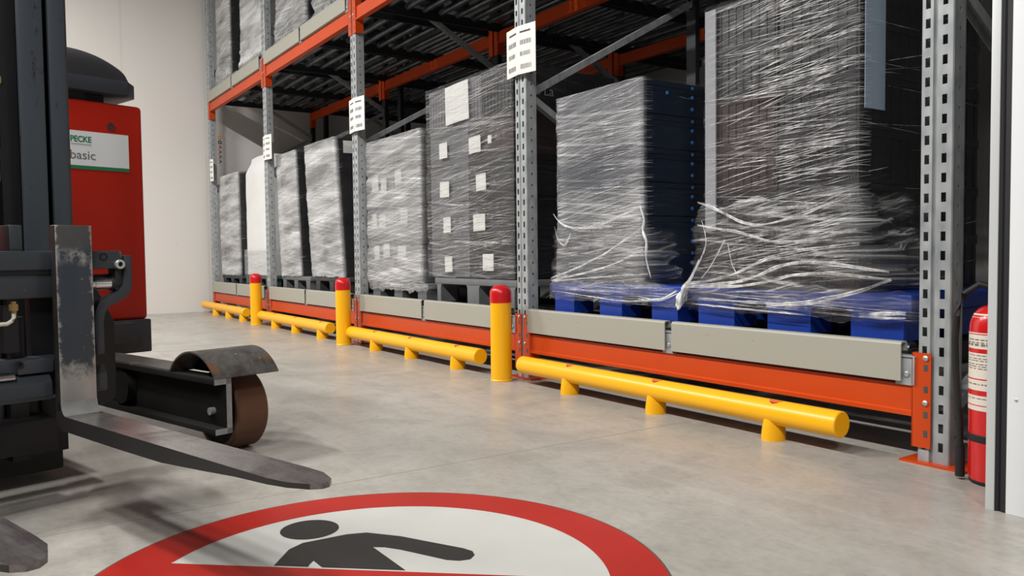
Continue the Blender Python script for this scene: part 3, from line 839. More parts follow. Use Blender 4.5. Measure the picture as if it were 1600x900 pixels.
def crate_mesh(w, d, h, style=0):
    m = MB(); g = .004
    m.box(g, w-g, g, d-g, .004, h-.03)                      # body
    m.box(0, w, 0, d, h-.032, h-.002)                       # rim
    if style == 0:
        for fx in (.22, .5, .78):                           # ribs
            m.box(w*fx-.008, w*fx+.008, .0, d, .01, h-.03)
        m.box(.0, w, .001, d-.001, h*.45, h*.45+.012)
    elif style == 1:
        for i in range(9): m.box(w*(i+.5)/9-.006, w*(i+.5)/9+.006, .0005, d-.0005, .012, h-.03)
        m.box(0, w, .0, d, 0, .016)
        for i in range(7): m.box(.0005, w-.0005, d*(i+.5)/7-.006, d*(i+.5)/7+.006, .012, h-.03)
    elif style == 2:                                        # smooth box with lid line
        m.box(.001, w-.001, .001, d-.001, h-.06, h-.056)
    return m
def crates(parent, x0, x1, y0, y1, z0, z1, nx, ny, nz, mats, style=0, lean=0.0, ztop=None):
    w, d, h = (x1-x0)/nx, (y1-y0)/ny, (z1-z0)/nz
    cache = {}; out = {}
    for k in range(nz):
        for i in range(nx):
            for j in range(ny):
                mt = mats(i, j, k) if callable(mats) else mats
                if mt.name not in cache:
                    mb = crate_mesh(w-.006, d-.006, h, style); me = mb.mesh('crate'); me.materials.append(mt); cache[mt.name] = me
                out[(i,j,k)] = obj('crate', cache[mt.name], None, parent, (x0+i*w+.003+lean*k*h, y0+j*d+.003, z0+k*h))
    return out
def tagsheet(parent, w, h, loc, rot=(0,0,0), mat=None, name='paper_tag', curl=.006):
    m = MB(); n = 6; vs = []
    for i in range(n+1):
        for j in range(2):
            vs.append((w*i/n, -curl*math.sin(PI*i/n) - .001, h*j))
    fs = [(2*i, 2*i+2, 2*i+3, 2*i+1) for i in range(n)]
    m.add(vs, fs); m.add([(v[0], v[1]+.0012, v[2]) for v in vs], [tuple(reversed(f)) for f in fs])
    return obj(name, m, mat or M['tagp'], parent, loc, rot=rot)

LG = 'film-wrapped pallet loads'
def load(x, y, z, label): return empty('wrapped_load', (0, 0, 0), label, 'wrapped pallet load', LG) if False else _load(x, y, z, label)
def _load(x, y, z, label):
    e = empty('wrapped_load', (x, y, z), label, 'wrapped load', LG)
    return e
class Rel:
    """parent whose children are given in world coordinates"""
def place(e):
    for c in e.children:
        c.location = Vector(c.location) - Vector(e.location)

# --- navy load on the left blue pallet
e = _load(-2.1, .6, .655, 'navy crate load with milky film front, on the left blue pallet')
cs = crates(e, -2.50, -1.70, .14, .72, .66, 1.845, 1, 1, 6, M['navy'], 2)
pm = MB(); pm.ringcyl((0,0,0), (1,0,0), [(-.004,.011),(.002,.011),(.004,.007)], 12); pin_me = pm.mesh('blue_pin'); pin_me.materials.append(M['pin'])
for k in range(6):
    for zz_ in (.05, .12, .175):
        obj('blue_pin', pin_me, None, cs[(0,0,k)], (.794, .40, zz_))
obj('blue_pin', pin_me, None, cs[(0,0,5)], (.794, .19, .13))
m = MB(); m.box(-2.28, -1.93, .132, .139, 1.20, 1.60)
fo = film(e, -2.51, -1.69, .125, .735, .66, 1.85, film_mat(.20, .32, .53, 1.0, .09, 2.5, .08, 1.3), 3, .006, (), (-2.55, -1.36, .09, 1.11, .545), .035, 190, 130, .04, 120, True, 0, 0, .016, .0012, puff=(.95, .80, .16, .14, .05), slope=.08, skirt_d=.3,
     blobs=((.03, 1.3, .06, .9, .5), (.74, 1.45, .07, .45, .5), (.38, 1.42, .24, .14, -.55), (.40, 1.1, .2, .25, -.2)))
collar(fo, -2.51, -1.69, .125, .735, .60, 1.00, -.03, 1.02, 5, .016, .03, film_mat(.05, .34, .54, 3.0, .08, 5.0, .06, .8), 200, 90, ((.88, .74, .16, .16, .07),))
ropes(fo, [([(-2.51,.10,1.10),(-2.40,.085,1.03),(-2.25,.08,1.00),(-2.02,.075,1.01),(-1.70,.09,1.10)], .0055),
           ([(-2.53,.09,.68),(-2.2,.07,.76),(-1.9,.06,.86),(-1.66,.08,.98)], .004), ([(-2.53,.09,.665),(-2.15,.065,.72),(-1.85,.055,.78),(-1.62,.06,.86)], .004),
           ([(-2.50,.10,1.02),(-2.44,.085,.93),(-2.36,.08,.90),(-2.30,.08,.97)], .004), ([(-2.52,.09,.66),(-2.1,.07,.69),(-1.8,.06,.71),(-1.58,.06,.72)], .0035),
           ([(-1.69,.105,1.10),(-1.655,.10,1.03),(-1.66,.095,.97),(-1.625,.09,.90),(-1.62,.085,.80),(-1.585,.085,.70)], .010),
           ([(-1.66,.06,.58),(-1.56,.06,.575),(-1.46,.065,.59),(-1.37,.07,.63)], .007), ([(-2.5,.075,.60),(-2.1,.07,.575),(-1.75,.07,.56),(-1.5,.07,.585)], .003)], 3)
place(e)
# --- tallest load on the right blue pallet
e = _load(-.75, .65, .655, 'tallest dark crate load in shiny creased film, on the right blue pallet')
crates(e, -1.19, -.335, .12, 1.15, .66, 2.09, 2, 2, 6, lambda i, j, k: (M['plumcrate'] if (k == 3 and i == 0) or (k == 2 and i == 0) else M['dkcrate']), 1)
m = MB(); m.box(-1.205, -1.135, .108, .116, .95, 2.08); obj('corner_board', m, M['edge_strip'], e)
m = MB(); m.box(-.334, -.329, .15, .30, 1.46, 2.09); obj('protective_sheet', m, M['bluegrey'], e)
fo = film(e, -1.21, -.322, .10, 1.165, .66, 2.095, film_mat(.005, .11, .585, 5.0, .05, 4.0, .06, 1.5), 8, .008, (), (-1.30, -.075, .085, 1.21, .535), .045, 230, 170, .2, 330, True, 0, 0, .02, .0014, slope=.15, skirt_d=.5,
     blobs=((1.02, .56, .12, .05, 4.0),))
collar(fo, -1.21, -.322, .10, 1.165, .60, 1.10, -.06, 1.25, 11, .026, .05, film_mat(.06, .40, .55, 7.0, .08, 6.0, .05, .8), 280, 130, ((1.0, .76, .26, .13, .12),))
collar(fo, -1.30, -.075, .085, 1.21, .55, .66, -.10, 1.35, 12, .010, .0, film_mat(.0, .16, .56, 9.0, .06, 5.0, .06, 1.0), 220, 40, ((-.06, .63, .05, .04, .04), (1.12, .57, .1, .03, .02)))
ropes(fo, [([(-1.22,.07,1.10),(-1.08,.05,1.06),(-.85,.045,.97),(-.60,.05,1.00),(-.34,.07,1.08)], .004), ([(-1.22,.07,.98),(-.95,.05,.94),(-.65,.04,.88),(-.30,.05,.93)], .004),
           ([(-1.30,.06,.67),(-1.0,.045,.72),(-.65,.03,.83),(-.28,.04,.87)], .005), ([(-1.30,.06,.66),(-.9,.04,.70),(-.55,.02,.79),(-.14,.03,.75)], .006),
           ([(-1.30,.06,.655),(-.85,.04,.68),(-.5,.02,.74),(-.13,.03,.72)], .005), ([(-.75,.03,.585),(-.5,.02,.61),(-.3,.02,.66),(-.13,.03,.72)], .006),
           ([(-1.19,.07,1.0),(-1.15,.055,.88),(-1.22,.05,.74)], .0035), ([(-1.02,.05,.9),(-1.10,.045,.78),(-1.18,.05,.70)], .003), ([(-1.0,.05,.88),(-.97,.045,.78),(-.93,.045,.72)], .003),
           ([(-.30,.07,.56),(-.2,.06,.57),(-.09,.07,.575)], .009), ([(-1.335,.075,.65),(-1.26,.06,.70),(-1.20,.06,.80)], .005), ([(-1.2,.06,.60),(-.8,.05,.595),(-.4,.05,.60)], .003), ([(-1.25,.06,.57),(-.9,.05,.56),(-.55,.05,.55)], .0025)], 9)
bm = bmesh.new(); bmesh.ops.create_icosphere(bm, subdivisions=4, radius=1)
for v in bm.verts:
    p = v.co.copy(); k_ = 1 + .5*noise.noise(p*1.8) + .3*(1-2*abs(noise.noise(p*4.5)))
    v.co = Vector((-1.335 + p.x*.030*k_ + p.z*.016, .075 + p.y*.022*k_, .605 + p.z*.050*k_ + p.x*.03))
for f in bm.faces: f.smooth = True
me = bpy.data.meshes.new('film_knot'); bm.to_mesh(me); bm.free(); obj('film_knot', me, M['crease_glint'], fo)
place(e)
# --- tagged dark load left of the nearest bollard
e = _load(-3.6, .6, .655, 'tall load of dark tagged crates under film, left of the right bollard')
cs = crates(e, -4.26, -3.01, .125, 1.08, .66, 1.86, 2, 2, 4, lambda i, j, k: M['grcrate'] if i == 0 else (M['plumcrate'] if k == 3 else M['dkcrate']), 2)
cs2 = crates(e, -4.27, -3.01, .125, 1.08, 1.862, 2.19, 3, 1, 1, lambda i, j, k: M['grcrate'] if i < 2 else M['dkcrate'], 1)
for k, (xa, xb, za) in enumerate(((-4.07,-3.94,1.62),(-3.60,-3.43,1.61),(-4.07,-3.92,1.31),(-3.50,-3.36,1.32),(-4.02,-3.90,1.02),(-3.55,-3.38,1.02),(-4.00,-3.88,.70),(-3.42,-3.27,.72))):
    tagsheet(e, xb-xa, .125, (xa, .113, za), (0, R_.uniform(-.06,.06), 0))
tagsheet(e, .36, .30, (-3.95, .110, 1.875), (0, -.03, 0), name='paper_sheet')
tagsheet(e, .05, .06, (-3.33, .113, 1.66))
me = text_mesh('PLa', .10); o = obj('crate_print', me, M['ltcrate'], e, (-3.004, .34, 1.99), rot=(PI/2, 0, PI/2))
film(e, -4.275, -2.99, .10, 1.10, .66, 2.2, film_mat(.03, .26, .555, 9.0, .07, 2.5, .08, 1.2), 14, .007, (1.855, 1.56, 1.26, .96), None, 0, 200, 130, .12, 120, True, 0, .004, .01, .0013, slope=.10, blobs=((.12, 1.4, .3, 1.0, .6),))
place(e)
# --- pale tagged load
e = _load(-4.95, .6, .60, 'pale film-wrapped load of grey crates with faint tags, right of the third upright')
crates(e, -5.455, -4.37, .10, 1.08, .605, 1.90, 2, 2, 4, lambda i, j, k: M['grcrate'], 2)
for k, (xa, xb, za) in enumerate(((-5.35,-5.20,1.44),(-5.15,-5.03,1.42),(-4.85,-4.72,1.47),(-5.35,-5.25,1.10),(-5.20,-5.06,1.09),(-4.76,-4.62,1.12),(-5.32,-5.2,.80),(-5.12,-4.98,.82),(-4.82,-4.66,.80))):
    tagsheet(e, xb-xa, .13, (xa, .088, za), (0, R_.uniform(-.1,.1), 0), M['tag_dull'])
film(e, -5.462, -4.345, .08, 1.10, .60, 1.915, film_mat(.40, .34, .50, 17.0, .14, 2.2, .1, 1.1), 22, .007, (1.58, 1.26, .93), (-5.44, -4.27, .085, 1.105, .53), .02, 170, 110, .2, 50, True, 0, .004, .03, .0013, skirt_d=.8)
place(e)
# --- the four far loads of the lower level
far = [(-7.06, -6.16, .62, 2.10, M['grcrate'], .68, .26, 'pale wrapped load with a black right flank, left of the third upright', -.125, 31, M['dkcrate']),
       (-8.14, -7.46, .61, 2.10, M['grcrate'], .66, .26, 'pale wrapped load just right of the second upright', -.08, 37, M['dkcrate']),
       (-11.0, -10.02, .58, 2.07, M['ltcrate'], .78, .2, 'farthest left pale wrapped load beside the white wall', -.02, 43, M['dkcrate'])]
for (x0, x1, z0, z1, mt, base, gain, lab, lean, sd, flank) in far:
    e = _load((x0+x1)/2, .6, z0, lab)
    crates(e, x0+.004, x1-.004, .14, 1.08, z0, z1-.02, 1, 2, 8, lambda i, j, k, c=flank: c, 2, lean=lean)
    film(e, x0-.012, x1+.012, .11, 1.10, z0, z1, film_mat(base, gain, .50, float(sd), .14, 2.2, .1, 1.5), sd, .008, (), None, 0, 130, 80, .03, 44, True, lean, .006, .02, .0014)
    if sd == 31: tagsheet(e, .30, .13, (x1+.018+lean*1.38, .20, 1.93), (0, 0, PI/2), name='paper_sheet')
    place(e)
# smooth white load (a white bulk bag)
e = _load(-9.2, .6, .60, 'smooth white load with a sloped shoulder, left of the second upright')
m = MB(); nu, nv = 80, 40; vs = []; fs = []
for j in range(nv+1):
    t_ = j/nv
    for i in range(nu):
        P = 2*(1.0+.98)
        z = .60 + 1.60*t_
        sh = smoothstep(.86, 1.0, t_)
        (px, py), (nx, ny) = outline(P*.965*i/nu, -9.74+.14*sh, -8.74-.05*sh, .12+.05*sh, 1.10-.05*sh, .09)
        d = .008*noise.noise(Vector((px*3, py*3, z*2))) + .004*noise.noise(Vector((px*12, py*12, z*6)))
        vs.append((px+nx*d, py+ny*d, z - .05*sh*max(0, -(px+9.24))))
fs = [(j*nu+i, j*nu+(i+1)%nu, (j+1)*nu+(i+1)%nu, (j+1)*nu+i) for j in range(nv) for i in range(nu)] + [tuple(nv*nu+i for i in range(nu)), tuple(range(nu-1,-1,-1))]
m.add(vs, fs); obj('white_cover', m, M['whcarton'], e)
film(e, -9.755, -8.725, .105, 1.115, .605, .95, film_mat(.3, .15, .5, 51.0, .16), 51, .006, (), None, 0, 90, 24, .4, 12, False)
place(e)
# --- upper loads
for (x0, x1, z0, z1, mt, base, gain, lab, sd) in ((-11.0, -10.25, 3.50, 5.0, M['ltcrate'], .66, .24, 'upper pale load farthest left, with streaked film', 61),
                                             (-9.70, -8.66, 3.50, 4.9, M['ltcrate'], .9, .12, 'upper whitish load left of the second upright', 67),
                                             (-8.15, -7.10, 3.48, 4.6, M['dkcrate'], .42, .34, 'upper load in loose shiny film right of the second upright', 71),
                                             (-5.40, -4.30, 3.48, 5.0, M['dkcrate'], .3, .3, 'unseen light-blocking load right of the third upright, above the top border', 83), (-4.10, -3.00, 3.48, 5.0, M['dkcrate'], .3, .3, 'unseen light-blocking load above the dark tagged load', 89),  # this row and the next: out-of-view loads added to block lamp light
                                             (-2.55, -1.50, 3.48, 5.0, M['dkcrate'], .3, .3, 'unseen light-blocking load above the navy load', 97), (-1.30, -.20, 3.48, 5.0, M['dkcrate'], .3, .3, 'unseen light-blocking load above the tallest load', 101),
                                             (-6.84, -5.78, 3.48, 4.6, M['dkcrate'], .30, .30, 'upper load left of the third upright, cut by the top border', 79)):
    e = _load((x0+x1)/2, .6, z0, lab)
    crates(e, x0+.01, x1-.01, .14, 1.08, z0, z1-.02, 1, 2, 4, lambda i, j, k, a=mt: M['dkcrate'] if sd != 67 else a, 2)
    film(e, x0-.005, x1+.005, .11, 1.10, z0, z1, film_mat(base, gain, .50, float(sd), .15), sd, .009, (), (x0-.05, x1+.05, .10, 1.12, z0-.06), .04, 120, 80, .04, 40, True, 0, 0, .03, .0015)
    place(e)

# ------------------------------------------------------------------ reach truck
TH = math.radians(15.9); ca, sa = math.cos(TH), math.sin(TH)
A0, B0 = -3.3, -2.30
def TW(a, b_): return (a*ca - b_*sa, a*sa + b_*ca)
ox, oy = TW(A0, B0)
tk = empty('reach_truck', (ox, oy, 0), 'red and dark grey reach truck with lowered forks at the left', 'forklift', None, TH)
def tp(name, mb, mat, parent=tk, **k):
    """truck part given in truck coordinates (along the forks, across, up)"""
    mb.v = [(x-A0, y-B0, z) for x, y, z in mb.v]
    return obj(name, mb, mat, parent, **k)
# forks: shank and blade of one forged piece
def fork(bc):
    w = .054
    m = MB(); m.box(-1.872, -1.832, bc-w, bc+w, .37, .945)
    mb = MB(); mb.v = [(x+1.85, y-bc, z) for x, y, z in m.v]; mb.f = m.f
    f = obj('fork', mb, M['fork_shank'], tk, (-1.85-A0, bc-B0, 0), bevel=.003)
    f.data.materials.append(M['fork_side'])
    for p in f.data.polygons:
        if abs(p.normal.y) > .9: p.material_index = 1
    # blade with curved heel
    prof = []
    n = 8
    m = MB()
    top = [(-1.832,.40)] + [(-1.832+.035*(1-math.cos(PI/2*i/n)), .40-.04*math.sin(PI/2*i/n)) for i in range(1, n+1)]
    xs = [-1.70, -1.45, -1.2, -1.0, -.85, -.72]
    outl = [(a, z) for a, z in top] + [(x, .36) for x in xs]
    def bot(a): return .36 - (.046 - .032*smoothstep(-1.3, -.68, a))
    botl = [(-1.872,.40),(-1.872,.345),(-1.862,.325),(-1.84,.314)] + [(x, bot(x)) for x in xs]
    vs = []; fs = []
    pts = outl + [(x, z) for x, z in reversed(botl)]
    nn = len(pts)
    for s in (-w, w): vs += [(a, bc+s, z) for a, z in pts]
    fs = [tuple(range(nn)), tuple(range(2*nn-1, nn-1, -1))] + [(i, (i+1)%nn, (i+1)%nn+nn, i+nn) for i in range(nn)]
    fs = [q for q in fs if set(q) != {len(outl)-1, len(outl), len(outl)-1+nn, len(outl)+nn}]
    # chamfered tip
    i0 = len(vs)
    tip = [(-.72,-w),(-.655,-w*.86),(-.605,-w*.45),(-.588,-w*.1),(-.588,w*.25),(-.605,w*.58),(-.66,w*.95),(-.72,w)]
    for (a, s) in tip: vs.append((a, bc+s, .36))
    for (a, s) in tip: vs.append((a, bc+s, bot(a)+ .002*(a > -.7)))
    k = len(tip)
    fs.append(tuple(range(i0, i0+k))); fs.append(tuple(range(i0+2*k-1, i0+k-1, -1)))
    for i in range(k-1): fs.append((i0+i, i0+k+i, i0+k+i+1, i0+i+1))
    m.add(vs, fs)
    m.v = [(x+1.85, y-bc, z) for x, y, z in m.v]
    me = m.mesh('fork_blade')
    bm = bmesh.new(); bm.from_mesh(me); bmesh.ops.remove_doubles(bm, verts=bm.verts, dist=1e-5); bmesh.ops.recalc_face_normals(bm, faces=bm.faces); bm.to_mesh(me); bm.free()
    me.materials.append(M['fork_blade']); me.materials.append(M['fork_side']); me.materials.append(M['arm_end'])
    for p in me.polygons:
        if abs(p.normal.y) > .8 and abs(p.normal.z) < .3 or p.normal.z < -.5: p.material_index = 1
        elif p.normal.x > .25 and p.center.z > .361 and p.center.x < .1: p.material_index = 2
    smooth_by_angle(me, 30)
    ob = bpy.data.objects.new('fork_blade', me); COL.objects.link(ob); ob.parent = f
    return f
fork(-2.410); fork(-2.975)

# fork carriage
m = MB(); m.box(-1.935, -1.874, -3.20, -2.246, .808, .866); c_up = tp('carriage_bar', m, M['slate'], bevel=.004)
m = MB(); m.ringcyl((-1.874, -2.305, .846), (1,0,0), [(-.001,.0135),(.001,.0135),(.001,.007),(-.02,.007)], 20, False); m.ringcyl((-1.874,-2.305,.846), (1,0,0), [(-.012,.0001),(-.012,.008)], 16, False); tp('bolt_hole', m, M['black'], c_up).location = (0,0,0)
m = MB(); m.ringcyl((-1.874, -2.257, .822), (1,0,0), [(0,.0155),(.012,.0155),(.014,.0135),(.014,.008),(.004,.008)], 20, False); tp('bolt', m, M['bolt'], c_up)
m = MB(); m.box(-1.97, -1.886, -3.20, -2.45, .722, .798); tp('carriage_plate', m, M['slate'], bevel=.004)
m = MB(); m.box(-1.96, -1.88, -3.20, -2.44, .795, .812); m.box(-1.99, -1.95, -2.5, -2.36, .41, .80); tp('carriage_back', m, M['black'])
m = MB(); m.cyl((-1.905,-2.60,.7595), (-1.905,-2.325,.7595), .0175, 28); m.cyl((-1.905,-2.325,.7595), (-1.905,-2.274,.7595), .0195, 28); tp('cylinder_rod', m, M['chrome'])
m = MB(); m.cyl((-1.905,-2.275,.7595), (-1.905,-2.24,.7595), .024, 24); m.box(-1.94, -1.885, -2.265, -2.238, .735, .81); m.box(-1.95,-1.92,-2.40,-2.25,.775,.79); tp('rod_end', m, M['rubber'], bevel=.003)
pts = [(-2.238,.852),(-2.214,.850),(-2.213,.765),(-2.216,.738),(-2.232,.714),(-2.262,.697),(-2.292,.684),(-2.305,.662),(-2.309,.635),(-2.309,.533),(-2.336,.533),(-2.3385,.64),(-2.334,.676),(-2.316,.706),(-2.280,.722),(-2.256,.736),(-2.243,.757),(-2.240,.79)]
m = MB(); m.prism(pts, 'x', -1.925, -1.876); tp('side_bracket', m, M['slate'], bevel=.003)
m = MB(); m.box(-1.95, -1.90, -3.20, -2.44, .497, .54); c2 = tp('carriage_bar', m, M['slate'], bevel=.003)
m = MB(); m.box(-1.905, -1.885, -2.56, -2.46, .492, .535); cb = tp('clamp_block', m, M['slate'], c2, bevel=.003); cb.location = (0,0,0)
m = MB(); m.ringcyl((-1.885, -2.556, .524), (1,0,0), [(0,.011),(.004,.011),(.004,.006),(-.004,.006)], 18); tp('bolt', m, M['black'], c2)
m = MB(); m.cyl((-1.88,-3.0,.488), (-1.88,-2.572,.488), .0085, 16); tp('slide_rod', m, M['chrome'])
m = MB(); m.prism([(-1.95,.41),(-1.882,.408),(-1.872,.42),(-1.872,.462),(-1.892,.485),(-1.95,.49)], 'y', -3.20, -2.47); m.prism([(-1.95,.415),(-1.882,.413),(-1.872,.42),(-1.872,.47),(-1.89,.497),(-1.95,.50)], 'y', -2.36, -2.306); tp('carriage_bar', m, M['slate'], bevel=.003)
m = MB(); m.box(-1.99, -1.90, -2.566, -2.53, .862, .945); sb_ = tp('stop_block', m, M['slate'], bevel=.003); sb_.data.materials.append(M['black'])
for p in sb_.data.polygons:
    if p.normal.y < -.9: p.material_index = 1
m = MB(); m.box(-1.96, -1.90, -2.59, -2.55, .56, .70); m.box(-1.97,-1.93,-2.56,-2.525,.54,.665); tp('guide_plate', m, M['black'])
# hydraulic fitting and pipe
m = MB(); m.ringcyl((-1.90,-2.560,.715), (0,0,-1), [(0,.008),(.008,.008),(.008,.014),(.028,.014),(.028,.009),(.036,.009)], 6); tp('hose_fitting', m, M['brass'])
m = MB(); m.tube([(-1.90,-2.560,.685),(-1.90,-2.561,.668),(-1.90,-2.567,.656),(-1.90,-2.580,.648),(-1.90,-2.60,.648),(-1.90,-2.64,.655)], .0065, 12); tp('hydraulic_pipe', m, M['hose_white'])
# mast
for sgn in (0, 1):
    fl = (lambda b_: b_) if sgn == 0 else (lambda b_: -5.385 - b_)
    def bx(m, a0, a1, b0, b1, z0, z1): lo, hi = sorted((fl(b0), fl(b1))); m.box(a0, a1, lo, hi, z0, z1)
    m = MB(); bx(m, -2.215, -2.195, -2.422, -2.345, .36, 2.6); bx(m, -2.33, -2.20, -2.362, -2.345, .36, 2.6); bx(m, -2.34, -2.32, -2.422, -2.345, .36, 2.6)
    ir = tp('inner_mast_rail', m, M['mast'], bevel=.003)
    m = MB(); bx(m, -2.225, -2.205, -2.325, -2.270, .35, 2.6); bx(m, -2.36, -2.21, -2.285, -2.270, .35, 2.6); bx(m, -2.36, -2.345, -2.325, -2.27, .35, 2.6)
    orl = tp('outer_mast_rail', m, M['mast'], bevel=.003)
    m = MB(); bx(m, -2.30, -2.2065, -2.2705, -2.2655, .35, 2.6); tp('rubbed_edge', m, M['mast_edge'], orl).location = (0,0,0)
    m = MB(); bx(m, -2.3, -2.24, -2.47, -2.415, .15, 2.6); bx(m, -2.32, -2.30, -2.52, -2.27, .15, 2.6); tp('chain_guard', m, M['black'])
    m = MB(); m.cyl((-2.27, fl(-2.492), .2), (-2.27, fl(-2.492), 2.6), .012, 12); m.cyl((-2.25, fl(-2.446), .2), (-2.25, fl(-2.446), 2.6), .008, 10); tp('lift_hose', m, M['rubber'])
m = MB(); m.ringcyl((-2.26,-2.49,1.42), (0,0,1), [(0,.011),(.01,.011),(.01,.007),(.022,.007),(.022,.012),(.04,.012)], 12); m.ringcyl((-2.245,-2.52,1.44), (0,1,0), [(0,.009),(.03,.009),(.034,.015),(.055,.016)], 16); tp('hose_fitting', m, M['brass'])
m = MB(); m.box(-2.29, -2.25, -2.56, -2.468, 1.33, 1.385); tp('hose_clamp', m, M['base_grey'], bevel=.004)
m = MB(); m.box(-2.29, -2.25, -2.60, -2.470, 1.10, 1.215); tp('junction_box', m, M['lab_faint'], bevel=.008)
# mast side frame, black
pts = [(-2.36,.80),(-2.27,.80),(-2.19,.79),(-2.165,.74),(-2.115,.64),(-2.10,.60),(-2.10,.36),(-2.105,.315),(-2.15,.30),(-2.33,.285),(-2.36,.30)]
m = MB(); m.prism(pts, 'x', -2.42, -2.28); tp('reach_frame', m, M['black'], bevel=.006)
m = MB(); m.box(-2.40, -2.15, -3.05, -2.36, .19, .30); m.box(-2.40, -2.34, -3.05, -2.30, .55, .66); m.box(-2.39, -2.30, -2.53, -2.48, .30, .80); tp('mast_crossmember', m, M['black'], bevel=.005)
m = MB(); m.box(-3.05, -2.48, -3.15, -2.22, .04, .32); tp('mast_shade_block', m, M['black'], bevel=.01)  # black box added to darken the floor area under the mast
# chassis
m = MB(); m.box(-4.75, -3.50, -3.30, -1.378, .335, .512); m.box(-4.6, -3.6, -3.2, -1.5, .12, .34); m.box(-3.505, -3.40, -3.30, -1.50, .40, .505); tp('chassis', m, M['base_grey'], bevel=.006)
m = MB(); m.box(-4.70, -3.52, -3.30, -1.385, .512, 1.655); body = tp('body', m, M['truck_red'], bevel=.02, seg=3)
m = MB(); m.box(-4.6, -3.60, -3.2, -1.55, 1.65, 1.74); m.box(-3.62,-3.56,-3.2,-1.66,1.66,1.78); tp('hood_support', m, M['rubber'])
# hood: rim and lofted dome
m = MB()
plan = [(-3.50,-3.30),(-3.50,-1.462),(-3.58,-1.395),(-4.40,-1.395),(-4.40,-3.30)]
m.prism(plan, 'z', 1.70, 1.775); tp('hood_rim', m, M['hood_rim'], bevel=.006)
prof = [(-1.392,1.772),(-1.395,1.80),(-1.42,1.84),(-1.46,1.885),(-1.52,1.93),(-1.59,1.957),(-1.66,1.968),(-1.76,1.97),(-3.30,1.97)]
m = MB(); vs = []; fs = []
cols = [(-3.503,0.0),(-3.535,.45),(-3.62,.85),(-3.78,1.0),(-4.15,1.0),(-4.32,.8),(-4.40,0.0)]
for (a, f) in cols:
    for (bb, z) in prof:
        bb2 = min(bb, -1.46 + (-.0 if a < -3.55 else 0)) if a > -3.55 else bb
        vs.append((a, bb2, 1.772 + (z-1.772)*f))
k = len(prof)
for i in range(len(cols)-1):
    for j in range(k-1): fs.append((i*k+j, i*k+j+1, (i+1)*k+j+1, (i+1)*k+j))
m.add(vs, fs); me = m.mesh('hood'); hd_ = tp('hood', m, M['hood'])
sub = hd_.modifiers.new('round', 'SUBSURF'); sub.levels = 2; sub.render_levels = 2
# label and ring emblem on the red body
def face(mb, b0, b1, z0, z1, a): mb.box(a-.0005, a+.0015, b0, b1, z0, z1); return mb
lab = tp('truck_label', face(MB(), -2.15, -1.463, 1.300, 1.494, -3.52), M['lab_white'], body); lab.location = (0,0,0)
st = tp('green_stripe', face(MB(), -2.15, -1.463, 1.300, 1.318, -3.5185), M['lab_green'], lab)
def ttext(txt, size, b0, width, z, mat, bold, parent):
    me = text_mesh(txt, size, bold)
    xs = [v.co.x for v in me.vertices]; x0, wd = min(xs), max(xs)-min(xs)
    for v in me.vertices: v.co.x = (v.co.x-x0)*width/wd
    return obj('print', me, mat, parent, (-3.5180-A0, b0-B0, z), rot=(PI/2, 0, PI/2))
ttext('PECKE', .042, -1.754, .101, 1.438, M['lab_green'], True, lab)
ttext('basic', .064, -1.757, .122, 1.351, M['lab_grey'], False, lab)
tp('print_rule', face(MB(), -1.754, -1.655, 1.426, 1.429, -3.5182), M['lab_faint'], lab)
m = MB(); m.ringcyl((-3.518, -1.553, 1.532), (1,0,0), [(0,.013),(.0015,.013),(.0015,.0205),(0,.0205)], 28, False)
m.prism([(-1.562,1.528),(-1.545,1.538),(-1.536,1.530),(-1.545,1.533),(-1.560,1.522)], 'x', -3.518, -3.5165); tp('ring_emblem', m, M['hood_rim'], body)
